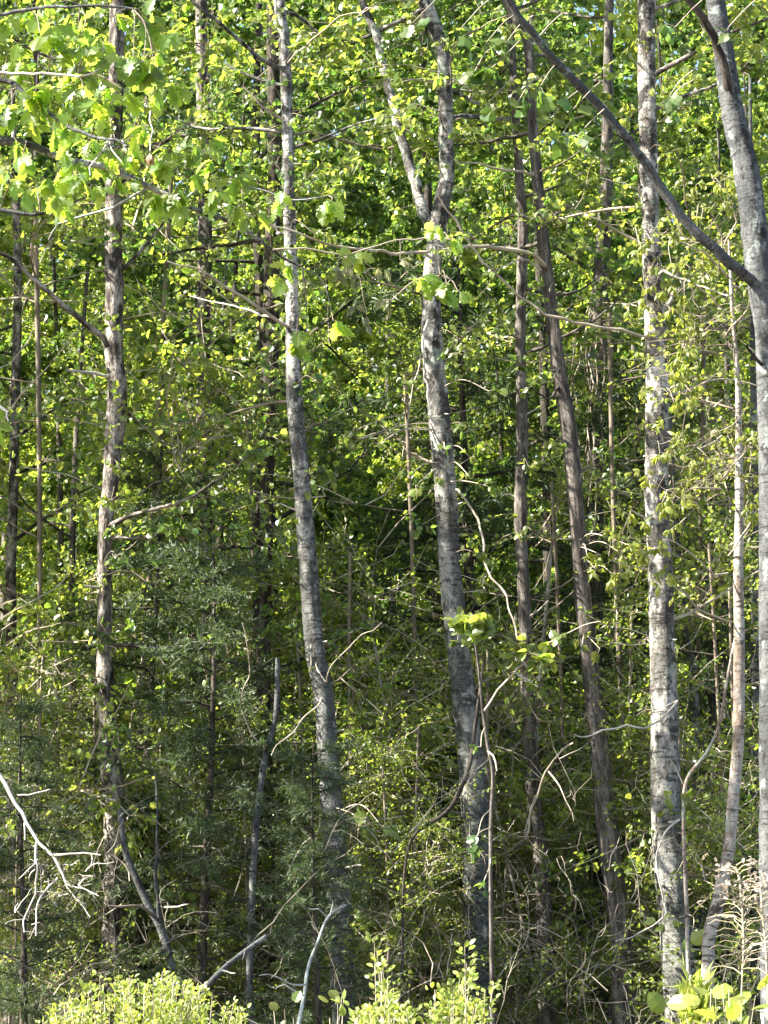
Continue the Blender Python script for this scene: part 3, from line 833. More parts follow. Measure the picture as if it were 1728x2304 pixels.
for a in [(1490, 2085, 20, 3, 30), (1556, 2110, 16, 2, 34), (1545, 1780, 20, 4, 24)]:
    sprig('E', *a, 'round', 'lime', .2, 18.6)
for a in [(820, 1850, 40, 6, 40), (860, 1860, 36, 5, 36), (700, 1500, 10, 2, 16)]:
    sprig('A', *a, 'maple', 'green', .2, 18.8)
for key, lst in (('A', [(625, 40, 60), (665, 120, 60), (610, 200, 70), (680, 260, 60), (620, 370, 60), (690, 420, 70), (600, 470, 60), (700, 520, 60), (640, 560, 45), (700, 640, 60), (610, 800, 60), (715, 860, 60), (620, 1000, 50), (720, 1060, 60), (640, 1180, 40)]),
                 ('B', [(940, 40, 60), (1010, 90, 50), (880, 110, 60), (1020, 180, 55), (930, 250, 60), (1040, 300, 60), (860, 300, 60), (960, 370, 50), (1050, 430, 60), (900, 470, 60), (1010, 560, 50), (930, 640, 50), (1030, 760, 60), (920, 860, 55), (1050, 960, 50), (950, 1180, 50), (1060, 1240, 50)]),
                 ('E', [(1440, 80, 60), (1490, 180, 50), (1420, 260, 60), (1500, 340, 60), (1430, 540, 60), (1510, 700, 50), (1440, 880, 50), (1520, 900, 60), (1450, 1060, 50), (1520, 1140, 60), (1440, 1240, 60), (1530, 1320, 50)]),
                 ('D', [(1150, 60, 60), (1220, 180, 60), (1190, 330, 50), (1240, 470, 60), (1270, 700, 50), (1240, 1000, 40)]),
                 ('C', [(1150, 560, 60), (1190, 660, 50), (1160, 820, 50), (1190, 1050, 40), (1160, 1200, 40)])):
    R_ = ROOTS[key]
    for (x, y, r_) in lst:
        sprig(key, x, y, r_, 26, 14, 'droop' if key == 'E' else 'round', 'ochre' if key == 'E' else ('lime' if (x + y) % 3 else 'green'), .3, R_['Y'] - .5 - .5 * rng.random(), flat=.5, twig='twig', tw=2.2)
    ys_ = np.linspace(150, 2050, 16) + rng.normal(0, 30, 16)
    cz = R_['c']
    for k, y in enumerate(ys_):
        zt = P(864, y, R_['Y'])[2]
        j = np.argmin(np.abs(cz[:, 2] - zt)); p0 = cz[j]
        an = rng.random() * math.pi * 2; d = np.array([math.cos(an), math.sin(an) * .6 - .3, .15 + .3 * rng.random()])
        L = .05 + .22 * rng.random() ** 2
        tw_ = wander(p0[None, :3] + d[None] * p0[3] * .6, d[None], [L + p0[3] * .5], 5, .2)
        V, F_, B = tubes(tw_, np.array([[.014, .008, .006, .005, .003]]), 5, .1)
        obj('branch_stub', Geo().add(V, F_, None, B).mesh('branch_stub', M['twig' if k % 2 else 'dead_wood'], True, R_['root']['org']), R_['root'])
for k in 'ABCDEF': flush_leaves(k)
flush_leaves('Ss')

# --- near oak: trunk stands just outside the left edge, its branches reach in
hero('oak_tree', 'near oak reaching in from the left with bright lobed drooping young leaves', T,
     [(-330, 0, 60), (-310, 400, 70), (-300, 800, 80), (-290, 1400, 84), (-280, 2304, 96)], 12.0, 'grey_bark', 8.5, key='O', sides=20)
b1 = [(-300, 360), (-150, 318), (0, 312), (52, 318), (104, 339), (156, 359), (234, 372), (290, 390), (340, 415), (417, 453), (469, 474), (521, 495), (562, 526), (615, 562), (680, 600)]
limb('O', b1, 12.0, 12.4, 24, 6, 'pale_bark', 'branch', 12)
b2 = [(-310, 250), (-120, 205), (0, 187), (40, 200), (104, 250), (156, 284), (208, 307), (260, 318), (285, 330)]
limb('O', b2, 12.0, 11.6, 15, 5, 'grey_bark', 'branch', 10)
b3 = [(-318, 150), (-100, 60), (60, 20), (180, 10), (300, 20)]
limb('O', b3, 12.0, 11.8, 12, 5, 'grey_bark', 'branch', 10)
b4 = [(-305, 420), (-100, 430), (0, 470), (90, 480), (200, 440)]
limb('O', b4, 12.0, 11.8, 16, 5, 'grey_bark', 'branch', 8)
b5 = [(417, 453), (470, 410), (540, 420), (640, 450), (740, 440)]
limb('O', b5, 12.25, 12.2, 7, 3, 'lichen_twig', 'branch', 6)
b6 = [(615, 562), (700, 560), (780, 575), (900, 540), (985, 530), (990, 620)]
limb('O', b6, 12.35, 12.5, 5, 2.5, 'twig_pale', 'branch', 6)
b7 = [(-300, 800), (-120, 860), (0, 920), (20, 950)]
limb('O', b7, 12.0, 11.6, 14, 4, 'grey_bark', 'branch', 8)
b8 = [(104, 339), (85, 120), (110, 164), (180, 165), (225, 155)]
limb('O', [(-310, 200), (-60, 165), (110, 168), (175, 170), (225, 155)], 11.9, 11.7, 10, 4, 'dead_wood', 'branch', 6)
for pts in [[(245, 315), (225, 345), (200, 375), (203, 395)], [(245, 318), (258, 350), (275, 365)], [(275, 316), (285, 340)], [(340, 250), (345, 300), (338, 340)]]:
    limb('O', pts, 11.7, 11.6, 4, 2.5, 'dead_wood', 'twig', 5)
limb('O', [(340, 415), (300, 440), (270, 455), (245, 468), (167, 490), (135, 500), (110, 540)], 12.2, 12.6, 8, 4, 'lichen_twig', 'branch', 7)
br = np.array(b1 + b2 + b3 + b4 + b5 + b6 + b7 + [(110, 168), (175, 170)], float)
for (x, y, r, n, s) in [(90, 95, 42, 8, 54), (125, 120, 36, 6, 50), (182, 100, 34, 7, 56), (200, 130, 26, 5, 52), (323, 160, 44, 9, 58), (350, 180, 30, 5, 50), (275, 215, 30, 5, 50), (300, 140, 24, 4, 46), (26, 250, 50, 8, 56), (70, 210, 46, 7, 52),
                        (20, 60, 34, 6, 46), (140, 220, 44, 7, 50), (190, 235, 36, 6, 50), (60, 270, 44, 7, 52), (120, 30, 40, 6, 44), (458, 355, 34, 8, 50), (480, 370, 22, 4, 44), (385, 350, 26, 5, 44), (276, 408, 26, 6, 40), (365, 450, 34, 10, 54),
                        (385, 475, 24, 5, 50), (505, 420, 34, 8, 50), (495, 455, 28, 5, 48), (94, 440, 40, 8, 52), (170, 410, 36, 7, 50), (200, 430, 34, 6, 48), (50, 370, 40, 5, 46), (396, 396, 36, 7, 48), (430, 410, 28, 5, 44), (547, 478, 24, 5, 46), (560, 500, 20, 3, 44),
                        (330, 300, 36, 6, 44), (740, 470, 26, 8, 46), (640, 455, 26, 5, 36), (985, 535, 28, 6, 36), (1010, 550, 22, 4, 34), (970, 645, 26, 6, 40), (1005, 655, 34, 8, 42), (1030, 665, 20, 4, 36), (4, 965, 26, 4, 58), (-14, 910, 30, 4, 56),
                        (30, 330, 46, 7, 50), (150, 320, 40, 6, 48), (110, 300, 40, 6, 50), (230, 270, 36, 6, 50), (20, 140, 40, 6, 50), (60, 150, 40, 6, 50), (250, 60, 40, 5, 44), (20, 440, 40, 7, 50), (140, 470, 36, 6, 48), (655, 640, 18, 3, 50), (650, 600, 20, 3, 40), (750, 730, 18, 4, 44), (665, 775, 26, 5, 44), (690, 788, 20, 3, 36), (790, 590, 30, 6, 42), (240, 350, 30, 5, 40)]:
    k = np.argmin((br[:, 0] - x) ** 2 + (br[:, 1] - (y - 25)) ** 2)
    sprig('O', x, y - r * .5, r * 1.35, int(n * 1.9), s * .95, 'oak', 'oak', .75, 11.9 + rng.normal(0, .12), src=(br[k, 0], br[k, 1], 12.1), twig='twig', tw=3.5)
for (x, y, r, n) in [(780, 640, 60, 10), (840, 620, 50, 8), (820, 700, 60, 8), (900, 600, 40, 6), (760, 600, 40, 6), (880, 690, 50, 7)]:
    k = np.argmin((br[:, 0] - x) ** 2 + (br[:, 1] - (y - 25)) ** 2)
    sprig('O', x, y - 15, r, n, 26, 'droop', 'pale', .6, 12.6, src=(br[k, 0], br[k, 1], 12.5), tw=2.5)
for i in range(26):
    x = 420 * rng.random() ** 1.2; y = 20 + rng.random() * (470 - .25 * x)
    k = np.argmin((br[:, 0] - x) ** 2 + (br[:, 1] - (y - 25)) ** 2)
    sprig('O', x, y - 20, 42, 11, 44, 'oak', 'oak', .75, 12.5 + rng.normal(0, .15), src=(br[k, 0], br[k, 1], 12.2), twig='twig', tw=3)
sprig('O', 338, 345, 14, 6, 30, 'droop', 'dryleaf', 1.5, 11.65, src=(338, 335, 11.65))
flush_leaves('O')

# --- bare tree outside the left edge whose dead branch hangs in
hero('bare_tree', 'bleached dead branch with hanging twigs reaching in at the lower left edge', 'dead branch',
     [(-150, 1350, 20), (-140, 1700, 26), (-130, 2304, 32)], 14.5, 'grey_bark', 4.4, key='U', sides=12)
limb('U', [(-145, 1560), (-60, 1650), (0, 1734), (26, 1786), (57, 1848), (83, 1890), (115, 1927), (151, 1994)], 14.5, 14.2, 11, 5, 'dead_wood', 'branch', 8)
for pts, w in [([(115, 1924), (160, 1921), (226, 1924)], 6), ([(83, 1895), (86, 1953), (81, 2015), (52, 2072), (55, 2098)], 6), ([(130, 1975), (94, 2010), (81, 2057), (81, 2106)], 6), ([(85, 1935), (73, 1948), (42, 1978)], 4),
               ([(57, 1845), (56, 1890)], 4), ([(150, 1990), (190, 2000), (222, 2016)], 4), ([(150, 1995), (185, 2040), (203, 2064)], 3), ([(94, 2010), (92, 1985), (90, 1950)], 3), ([(60, 2068), (30, 2070), (10, 2080)], 3),
               ([(205, 1920), (210, 1940), (200, 1955)], 3), ([(40, 1790), (80, 1785), (112, 1776)], 4)]:
    limb('U', pts, 14.25, 14.15, w, w * .5, 'dead_wood', 'twig', 5, .03)
twig_batch('U', [(150, 1994), (190, 1995), (60, 2070), (100, 1960)], 14.2, 30, 70, 'dead_wood', 2.5, .25, -.05)

# --- fallen log and lichened leaning limb
def lone(name, label, cat, pts, Y0, Y1, w0, w1, mat, kids=(), sides=9):
    n = len(pts)
    q = np.array([[*P(x, y, Y0 + (Y1 - Y0) * i / (n - 1)), (w0 + (w1 - w0) * i / (n - 1)) * PX(Y0) / 2] for i, (x, y) in enumerate(pts)])
    e = q[0].copy(); z = float(gz(e[0], e[1]))
    d = nrm(q[0, :3] - q[1, :3]); L = (e[2] - z + .1) / max(-d[2], .25)
    g0 = np.array([*(e[:3] + d * L), e[3] * 1.1]); g0[2] = z - .05
    c = spline(np.vstack([g0, q]), .04)
    r = empty(name, c[0, :3], label, cat); r['org'] = [float(v) for v in c[0, :3]]
    V, F_, B = tubes(c[None, :, :3], c[None, :, 3], sides, .07)
    nv = len(V); V = np.vstack([V, c[-1, :3][None]]); B = np.vstack([B, B[-1:]])
    ring = nv - sides + np.arange(sides)
    F3 = np.stack([ring, np.roll(ring, -1), np.full(sides, nv)], 1)
    obj('stem', Geo().add(V, F_, F3, B).mesh('stem', M[mat], True, r['org']), r)
    ROOTS[name] = dict(root=r, c=c, Y=Y0, n=0, stuff={})
    for pts2, w in kids:
        limb(name, pts2, Y0, Y0 - .1, w, w * .5, mat, 'twig', 5, .03)


lone('leaning_log', 'grey broken log leaning up to the right behind the left pale shrub', 'log',
     [(430, 2262), (448, 2239), (500, 2182), (552, 2140), (599, 2106)], 15.4, 15.8, 16, 9, 'grey_bark', [([(500, 2185), (515, 2188), (530, 2190)], 6), ([(552, 2140), (545, 2160)], 5)])
lone('lichened_limb', 'thin blue grey lichened dead limb leaning against the foot of the slender pale tree', 'dead branch',
     [(672, 2302), (685, 2234), (693, 2177), (713, 2124), (739, 2062), (778, 2036)], 17.0, 17.6, 9, 5, 'lichen_twig',
     [([(690, 2215), (660, 2215), (630, 2200), (582, 2195)], 5), ([(735, 2064), (715, 2045), (695, 2045)], 5), ([(745, 2060), (750, 2030), (742, 2020)], 4), ([(685, 2240), (640, 2215), (620, 2225), (600, 2215)], 4)])

# ------------------------------------------------------------------ shrubs and weeds along the near edge
def shrub(name, label, tips, Y, basex, nleaf, size_px, shape, mat, bend=.3, key=None, up=.55):
    base = P(basex, 2304, Y); base[2] = float(gz(base[0], base[1]))
    r = empty(name, base, label, 'shrub'); r['org'] = [float(v) for v in base]
    ROOTS[key] = dict(root=r, c=np.array([[*base, .01]]), Y=Y, n=0, stuff={})
    m = PX(Y); stems = []
    for (x, y) in tips:
        tip = P(x, y, Y + rng.normal(0, .22))
        b = base + np.array([(tip[0] - base[0]) * .35 + rng.normal(0, .05), rng.normal(0, .12), 0])
        mid = b * .5 + tip * .5 + np.array([(tip[0] - b[0]) * bend * .3, 0, 0]) + rng.normal(0, .03, 3)
        c = spline(np.array([b, mid, tip]), .1)
        k = np.linspace(0, len(c) - 1, 14)
        stems.append(np.stack([np.interp(k, np.arange(len(c)), c[:, a]) for a in range(3)], 1))
    st = np.array(stems); n = len(st)
    V, F_, B = tubes(st, np.repeat(np.linspace(.009, .0018, 14)[None], n, 0), 4)
    obj('stem', Geo().add(V, F_, None, B).mesh('stem', M['twig_pale'], True, r['org']), r)
    tot = n * nleaf
    i = np.repeat(np.arange(n), nleaf); t = 1 - rng.random(tot) ** 1.4 * .42
    lp, tg = along(st, i, t)
    off = rng.normal(0, 1, (tot, 3)); off[:, 2] *= .4
    lp = lp + nrm(off) * rng.random((tot, 1)) * size_px * m * 1.3
    ax = nrm(tg * up + nrm(off) * .7 + np.array([0, 0, .15]))
    nm = np.array([-.3, -.55, .6]) + rng.normal(0, .4, (tot, 3))
    order = np.argsort(-lp[:, 2] + rng.normal(0, .06, tot))
    place_leaves(key, lp[order], ax[order], nm[order], size_px * m * (.65 + .6 * rng.random(tot)), shape, mat)
    flush_leaves(key)
    return r


def dome(x0, x1, outline, n, depth):
    xs_ = rng.uniform(x0, x1, n); ox, oy = zip(*outline)
    return [(x, np.interp(x, ox, oy) + rng.random() ** 1.3 * depth + 8 + rng.normal(0, 9)) for x in xs_]


ol = [(60, 2300), (120, 2262), (180, 2215), (230, 2200), (290, 2190), (355, 2172), (400, 2190), (440, 2205), (500, 2235), (540, 2262), (570, 2304)]
shrub('pale_shrub', 'rounded pale yellow green shrub with tiny leaves at the lower left', dome(70, 560, ol, 210, 180), 13.0, 310, 46, 12, 'oval', 'shrub', key='sh1')
tips = [(842, 2112), (848, 2140), (860, 2160), (858, 2180), (872, 2200), (885, 2215), (870, 2230), (1046, 2128), (1050, 2168), (1058, 2195), (1035, 2190), (1020, 2210), (1040, 2215), (1000, 2230), (1110, 2216), (1092, 2226)]
ol2 = [(790, 2275), (830, 2245), (870, 2240), (940, 2262), (990, 2225), (1040, 2225), (1070, 2245), (1090, 2290)]
tips += dome(790, 1075, ol2, 60, 110)
shrub('spiky_shrub', 'lime shrub with two upright leafy shoots before the forked tree foot', tips, 13.2, 950, 40, 15, 'oval', 'shrub', key='sh2')
shrub('small_shrub', 'few bright leaves on a low sprout between the two pale shrubs', [(775, 2225), (770, 2240), (760, 2258), (742, 2290), (760, 2286), (640, 2270), (615, 2262), (660, 2290)], 13.6, 720, 5, 26, 'round', 'lime', key='sh3')
tips = [(1510, 2285), (1530, 2292), (1545, 2290), (1625, 2215), (1640, 2225), (1610, 2240), (1605, 2270), (1650, 2262), (1690, 2260), (1640, 2285), (1580, 2290), (1690, 2290), (1560, 2300), (1620, 2300), (1700, 2240), (1600, 2225)]
shrub('broadleaf_shrub', 'low sprout with broad glossy lime leaves at the lower right corner', tips, 11.6, 1610, 5, 46, 'round', 'shrub', key='sh4', up=.25)

# pine sapling with candles
b = P(1562, 2304, 11.9); b[2] = float(gz(b[0], b[1]))
r = empty('pine_sapling', b, 'young pine top with upright cream candles at the lower right', 'sapling'); r['org'] = [float(v) for v in b]
ROOTS['cand'] = dict(root=r, c=np.array([[*b, .01]]), Y=11.9, n=0, stuff={})
trunk_obj(r, course([(1566, 2230, 7), (1564, 2304, 9)], 11.9), 'twig', sides=8)
for (x0, y0, x1, y1) in [(1560, 2270, 1554, 2194), (1572, 2262, 1575, 2196), (1566, 2262, 1564, 2215), (1552, 2282, 1548, 2225), (1580, 2280, 1586, 2232)]:
    limb('cand', [(x0, y0), ((x0 + x1) / 2 - 1, (y0 + y1) / 2), (x1, y1)], 11.9, 11.88, 7, 5, 'candle', 'candle', 7, .02)
n = 420
c0 = P(1565, 2262, 11.9)
pp = c0 + rng.normal(0, 1, (n, 3)) * np.array([.035, .03, .05])
g = Geo(); leaves(g, pp, rng.normal(0, .6, (n, 3)) + np.array([0, 0, .7]), rng.normal(0, 1, (n, 3)), .09 * (.6 + .6 * rng.random(n)), SLIV)
obj('needles', g.mesh('needles', M['shrub'], False, r['org']), r, 'stuff')


# dry feathery weeds
def weed(label, pts, Y, arms, key, la=64):
    c = course([(x, y, 6 - 3 * i / len(pts)) for i, (x, y) in enumerate(pts[::-1])][::-1], Y, True, None, .02)
    b = c[0, :3]; r = empty('dry_weed', b, label, 'weed'); r['org'] = [float(v) for v in b]
    ROOTS[key] = dict(root=r, c=c, Y=Y, n=0, stuff={})
    trunk_obj(r, c, 'stalk', 'stem', 6, .02)
    px_ = np.array(pts, float); px_ = px_[np.argsort(px_[:, 1])]
    m = PX(Y)
    y_top, y_bot = px_[0, 1], 2190
    fl = Geo()
    for k in range(arms):
        u = k / (arms - 1); y = y_top + (y_bot - y_top) * u
        x = np.interp(y, px_[:, 1], px_[:, 0])
        sgn = -1 if k % 2 else 1
        y += rng.normal(0, 3.5); L = la * (.5 + .6 * min(1, u * 2.2)) * (.55 + .7 * rng.random())
        th = math.radians(42 + 13 * rng.normal())
        pa = [(x, y), (x + sgn * L * .4 * math.cos(th), y - L * .5 * math.sin(th)), (x + sgn * L * .78, y - L * .62 * math.sin(th)), (x + sgn * L * 1.05, y - L * (.45 if sgn < 0 else .75) * math.sin(th))]
        cc = limb(key, pa, Y, Y + rng.normal(0, .10), 2.7, 1.2, 'stalk', 'side_stem', 5, .02, .02)
        if u < .3:
            nn = 9
            j = rng.integers(len(cc) // 2, len(cc), nn)
            leaves(fl, cc[j, :3] + rng.normal(0, .012, (nn, 3)), rng.normal(0, 1, (nn, 3)) + np.array([0, 0, -.6]), rng.normal(0, 1, (nn, 3)), .022 * (.5 + rng.random(nn)), HEX)
    obj('seed_fluff', fl.mesh('seed_fluff', M['dryfluff'], False, r['org']), r, 'stuff')


M['dryfluff'] = leaf_mat('seed_fluff', (.42, .34, .27), (.55, .47, .38), (.4, .32, .25), (.5, .42, .34))
weed('straw coloured dead weed with ladder like side stems standing before the crooked peeling tree', [(1668, 2304), (1670, 2200), (1673, 2120), (1671, 2060), (1666, 2000), (1664, 1975), (1655, 1950)], 11.4, 46, 'w1')
weed('dead feathery weed cut by the right edge of the photo', [(1728, 2304), (1726, 2200), (1722, 2120), (1716, 2060), (1712, 2005), (1706, 1985)], 11.7, 26, 'w2', 54)

# ------------------------------------------------------------------ cedars (dark feathery evergreens)
def cedar_proto(h):
    r = empty('cedar_tree', (0, 0, 0), 'x', 'tree', None)
    tz = np.linspace(-.1, h, 40); c = np.stack([.05 * np.sin(tz), .05 * np.cos(tz * .8), tz, np.interp(tz, [0, h], [.06, .006])], 1)
    V, F_, B = tubes(c[None, :, :3], c[None, :, 3], 10, .06)
    obj('trunk', Geo().add(V, F_, None, B).mesh('trunk', M['dark_bark'], True), r)
    n = 46
    hs = h * (.12 + .86 * np.arange(n) / n); az = np.arange(n) * 2.4 + rng.normal(0, .3, n)
    D = np.stack([np.cos(az), np.sin(az), np.full(n, .25)], 1)
    Lb = (.25 + 1.0 * np.clip(1 - hs / h, 0, 1) ** .7) * (.6 + .7 * rng.random(n))
    limbs = wander(np.stack([np.interp(hs, tz, c[:, k]) for k in range(3)], 1), D, Lb, 8, .1, -.05)
    V, F_, B = tubes(limbs, np.repeat(np.linspace(.012, .003, 8)[None], n, 0), 4)
    for k in range(n):
        V, F_, B = tubes(limbs[k:k + 1], np.linspace(.012, .003, 8)[None], 4)
        obj('branch', Geo().add(V, F_, None, B).mesh('branch', M['dark_bark'], True), r)
    nt_ = n * 40
    i = rng.integers(0, n, nt_); p, tg = along(limbs, i, .1 + .9 * rng.random(nt_))
    tw = wander(p, tg * .7 + rng.normal(0, .6, (nt_, 3)) * np.array([1, 1, .5]), .10 + .22 * rng.random(nt_), 4, .15, -.06)
    q = 15
    j = np.repeat(np.arange(nt_), q); lp, ltg = along(tw, j, rng.random(nt_ * q))
    g = Geo(); leaves(g, lp, ltg * .8 + rng.normal(0, .5, lp.shape), rng.normal(0, 1, lp.shape), .055 * (.6 + .8 * rng.random(len(lp))), SLIV)
    obj('foliage', g.mesh('foliage', M['cedar'], False), r, 'stuff')
    return r


ced = cedar_proto(5.0)
spots = [(60, 1560, 18.2, 'dark blue green cedar at the left edge behind the bleached dead branch'),
         (470, 1210, 19.6, 'dark cedar between the flaky pine and the slender pale tree'),
         (350, 1000, 20.9, 'taller dark cedar just right of the flaky pine'),
         (715, 1660, 18.4, 'small dark cedar screening the lower trunk of the slender pale tree'),
         (1040, 500, 22.6, 'tall dark cedar showing just right of the fork of the forked tree'),
         (1410, 800, 22.6, 'dark cedar in the gap left of the blotched tree'),
         (1600, 1050, 21.5, 'dark cedar between the blotched tree and the crooked peeling tree')]
for k, (px, py, Y, lab) in enumerate(spots):
    tp = P(px, py, Y); z0 = float(gz(tp[0], Y)); sc = (tp[2] - z0) / 5.0
    if k == 0:
        ced.location = (tp[0], Y, z0); ced.scale = (sc,) * 3; ced['label'] = lab; ced['group'] = 'dark cedars under the trees'
    else:
        dup(ced, (tp[0], Y, z0), k * 1.7, sc, lab)


# ------------------------------------------------------------------ the wood behind
def forest_tree(name, label, h, r0, z0, n, L, tw, lv, ls, leaf, bark, shape=BROAD, group='leafy trees filling the wood'):
    r = empty(name, (0, 0, 0), label, 'tree', group)
    tz = np.linspace(-.15, h, 40); ph = rng.random() * 6
    c = np.stack([.10 * np.sin(tz * .5 + ph), .10 * np.cos(tz * .43 + ph), tz, np.interp(tz, [0, h], [r0, .01])], 1)
    V, F_, B = tubes(c[None, :, :3], c[None, :, 3], 10, .06)
    obj('trunk', Geo().add(V, F_, None, B).mesh('trunk', M[bark], True), r)
    gr = grow(c, z0, h * .97, n, lambda q: L * (1.1 - .5 * q / h), tw, lv, ls, avoid=0)
    add_crown(r, gr, bark, leaf, shape, twig='twig_pale' if leaf == 'lime' or h < 7 else 'twig')
    return r


protos = [
    forest_tree('understory_tree', 'understory tree', 6.0, .035, .4, 16, 1.6, 26, 44, .040, 'green', 'dark_bark'),
    forest_tree('limegreen_tree', 'lime leaved tree', 10.0, .065, 1.6, 18, 1.9, 28, 46, .062, 'lime', 'brown_bark'),
    forest_tree('broadleaf_tree', 'tall green tree', 15.0, .10, 3.0, 22, 2.2, 30, 46, .078, 'green', 'dark_bark'),
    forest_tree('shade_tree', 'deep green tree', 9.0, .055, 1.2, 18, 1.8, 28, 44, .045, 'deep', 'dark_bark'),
]
KIND = ['small understory tree', 'lime leaved tree', 'tall green tree', 'deep green tree']
ZONES = [(-200, 'left edge'), (31, 'thin edge pine'), (255, 'flaky pine'), (460, 'dark furrowed trunk'), (670, 'slender pale tree'), (990, 'forked tree'), (1175, 'thin brown trunk'),
         (1283, 'leaning brown trunk'), (1478, 'blotched tree'), (1663, 'crooked peeling tree'), (1900, 'right edge')]
mix = [0, 1, 2, 1, 1, 0, 2, 1, 3, 1]
first = [True] * 4
NT = 84
placed = {}
for i in range(NT):
    k = mix[i % len(mix)]
    Y = 23.0 + 25 * ((i * .618 + .13) % 1) ** .9
    x = (2 * ((i * .7548 + .3) % 1) - 1) * (.155 * Y + .9)
    loc = (x, Y, float(gz(x, Y)) - .02)
    sc = .85 + .35 * rng.random()
    if first[k]:
        o = protos[k]; o.location = loc; o.scale = (sc,) * 3; first[k] = False
    else:
        o = dup(protos[k], loc, rng.random() * 6.28, sc)
    px = 864 + x / (Y * 1.02) / .2 * 1152
    zi = max([j for j, z in enumerate(ZONES) if z[0] <= px] + [0])
    placed.setdefault((k, min(zi, len(ZONES) - 2)), []).append((Y, o))
ORD = {1: [''], 2: [', the nearer', ', the farther'], 3: [', nearest of three', ', middle of three', ', farthest of three']}
for (k, zi), lst in placed.items():
    lst.sort(key=lambda a: a[0]); n = len(lst)
    words = ORD.get(n) or [', %s of %d in depth' % (w, n) for w in ('first', 'second', 'third', 'fourth', 'fifth', 'sixth', 'seventh', 'eighth')[:n]]
    for (Y, o), w in zip(lst, words):
        o['label'] = '%s between %s and %s%s' % (KIND[k], ZONES[zi][1], ZONES[zi + 1][1], w)
# unseen neighbours of the wood's edge, added and sized to shade the lower trunks
for (k, x, Y, sc, lab) in [(2, -5.4, 16.4, .76, 'nearest green one'), (1, -6.4, 17.6, 1.12, 'nearest lime leaved one'), (2, -6.3, 20.6, .78, 'green one in the middle'),
                          (2, -6.0, 23.2, .78, 'the farthest green one'), (1, -7.4, 22.0, 1.2, 'farthest lime leaved one'), (2, -8.3, 20.2, .84, 'green one far out and deep')]:
    dup(protos[k], (x, Y, float(gz(x, Y))), 1.0 + x * 3, sc, 'tree beyond the left edge of the photo, ' + lab)

sap = forest_tree('leafy_sapling', 'leafy sapling', 3.6, .010, .3, 14, .75, 15, 24, .031, 'lime', 'twig', BROAD, 'leafy saplings between the main trunks')
SAPS = [(60, 20.0, .8, 'low, at the left by the bleached branch'), (310, 21.0, .75, 'low, right of the flaky pine foot'), (420, 22.2, .8, 'low, left of the dark furrowed foot'), (650, 20.6, .7, 'low, left of the slender pale foot'), (850, 19.9, .85, 'low, mid gap left of the forked foot'), (960, 20.6, .7, 'low, hugging the forked foot'),
        (1140, 21.2, .85, 'low, left of the thin brown foot'), (1275, 21.2, .8, 'low, between the brown feet'), (1430, 20.6, .75, 'low, left of the blotched foot'), (1560, 20.0, .9, 'low, behind the dry weed on its left'), (530, 20.3, .95, 'low, mid gap right of the dark furrowed foot'), (780, 21.0, 1.0, 'low, just right of the slender pale foot'),
        (110, 20.6, 1.0, 'just right of the thin edge pine'), (180, 21.2, 1.25, 'left of the flaky pine'), (350, 20.9, 1.2, 'right of the flaky pine, nearer one'), (390, 22.4, 1.8, 'left of the dark furrowed trunk, tall'),
        (530, 22.3, 1.7, 'right of the dark furrowed trunk'), (545, 21.8, 1.1, 'left of the slender pale tree'), (820, 20.8, 1.3, 'between the slender pale and forked trees, left one'), (890, 21.4, 1.75, 'between the slender pale and forked trees, tall one'),
        (930, 19.8, .9, 'close to the left of the forked tree'), (1130, 20.9, 1.1, 'just left of the thin brown trunk'), (1230, 21.4, 1.5, 'between the two brown trunks'), (1420, 20.8, 1.2, 'left of the blotched tree'),
        (1440, 21.6, 1.9, 'behind on the left of the blotched tree, tall'), (1590, 20.3, 1.3, 'right of the blotched tree'), (1600, 21.4, 2.0, 'right of the blotched tree, tall one behind'), (1690, 20.0, 1.2, 'by the right edge'), (20, 21.4, 2.1, 'at the left edge, tall'), (330, 21.8, 2.3, 'right of the flaky pine, tall one behind')]
for k, (px, Y, sc, lab) in enumerate(SAPS):
    w = P(px, 2000, Y)
    o = sap if k == 0 else dup(sap, (0, 0, 0), k * 2.1, sc)
    o.location = (w[0], Y, float(gz(w[0], Y)) - .02); o.scale = (sc,) * 3
    o['label'] = 'leafy lime sapling ' + lab

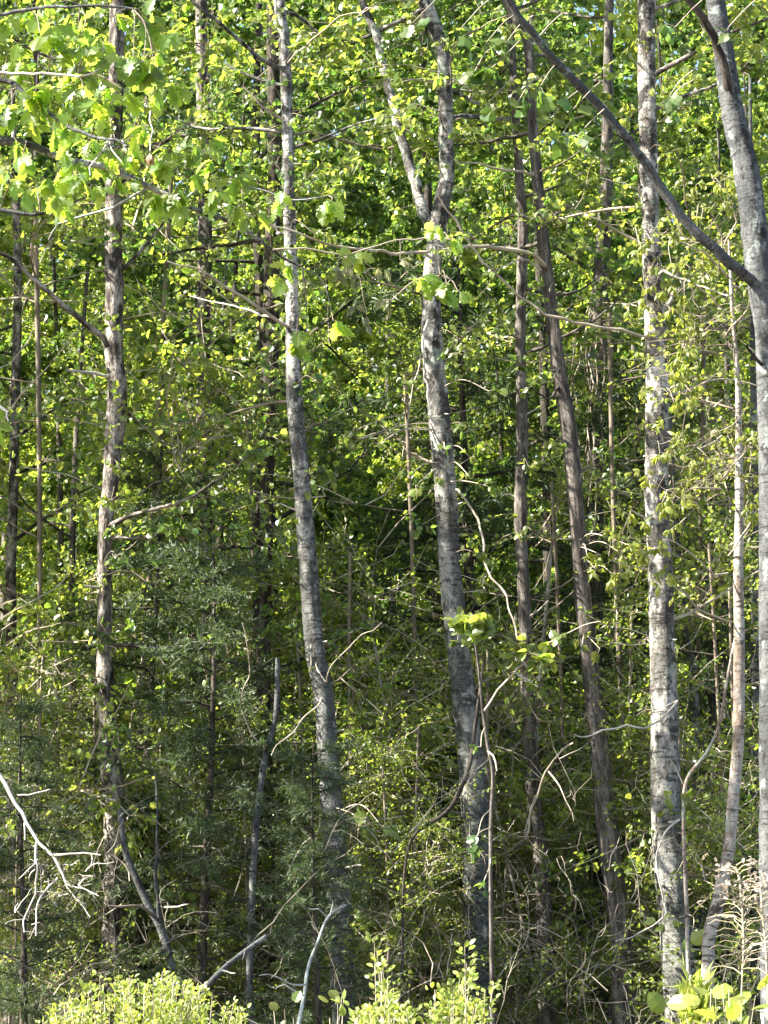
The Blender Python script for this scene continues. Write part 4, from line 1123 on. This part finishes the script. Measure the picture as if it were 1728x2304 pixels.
bare = forest_tree('bare_sapling', 'bare sapling', 3.4, .011, .8, 9, .6, 7, 3, .03, 'lime', 'twig_grey', BROAD, 'bare saplings between the trunks')
lst_ = {}
for k in range(24):
    px = 30 + k * 72 + rng.normal(0, 14); Y = 20.5 + 2.6 * rng.random(); w = P(px, 2000, Y)
    o = bare if k == 0 else dup(bare, (0, 0, 0), k * 1.3, 1)
    o.location = (w[0], Y, float(gz(w[0], Y)) - .02); o.scale = (.75 + .55 * rng.random(),) * 3
    o.rotation_euler = (rng.normal(0, .06), rng.normal(0, .09), k * 1.3)
    zi = min(max([j for j, z in enumerate(ZONES) if z[0] <= px] + [0]), len(ZONES) - 2)
    lst_.setdefault(zi, []).append((Y, o))
for zi, l in lst_.items():
    l.sort(key=lambda a: a[0]); n = len(l)
    words = ORD.get(n) or [', %s of %d in depth' % (w, n) for w in ('first', 'second', 'third', 'fourth', 'fifth', 'sixth', 'seventh', 'eighth')[:n]]
    for (Y, o), w in zip(l, words):
        o['label'] = 'thin bare grey sapling between %s and %s%s' % (ZONES[zi][1], ZONES[zi + 1][1], w)

# the far wood reads as one mass
n = 4600
cx = rng.uniform(-17, 17, n); cy = rng.uniform(50, 66, n); cz = rng.uniform(0, 1, n) ** .9 * 27
cc = np.stack([cx, cy, cz + gz(cx, cy) + .2], 1)
q = 75
pp = np.repeat(cc, q, 0) + rng.normal(0, 1, (n * q, 3)) * np.array([.55, .55, .38])
g = Geo(); leaves(g, pp, rng.normal(0, 1, pp.shape) + np.array([0, 0, -.3]), np.array([-.35, -.5, .6]) + rng.normal(0, .6, pp.shape), .20 * (.6 + .8 * rng.random(len(pp))), KITE)
dw = obj('distant_wood', g.mesh('distant_wood', M['lime'], False))
tag(dw, 'solid mass of sunlit green leaves closing the view far behind the trunks', 'woodland', kind='stuff')

# brush of bare twigs low in the wood
n = 850
bx = rng.uniform(-4.6, 4.6, n); by = rng.uniform(17.5, 30, n); bx *= by / 24
st = np.stack([bx, by, gz(bx, by)], 1)
st[:, 2] += rng.random(n) * 2.4
main = wander(st, rng.normal(0, .6, (n, 3)) + np.array([0, 0, 1.0]), .4 + 1.0 * rng.random(n), 9, .26)
g = Geo(); V, F_, B = tubes(main, np.repeat(np.linspace(.0042, .0012, 9)[None], n, 0), 3); g.add(V, F_, None, B)
k = n * 5; i = rng.integers(0, n, k); p, tg = along(main, i, .2 + .8 * rng.random(k))
sub = wander(p, tg + rng.normal(0, .9, (k, 3)), .10 + .38 * rng.random(k), 6, .36)
V, F_, B = tubes(sub, np.repeat(np.linspace(.003, .0009, 6)[None], k, 0), 3); g.add(V, F_, None, B)
br_ = obj('brushwood', g.mesh('brushwood', M['twig_grey'], False))
tag(br_, 'tangle of bare pale twigs standing low between the trunks', 'brushwood', kind='stuff')
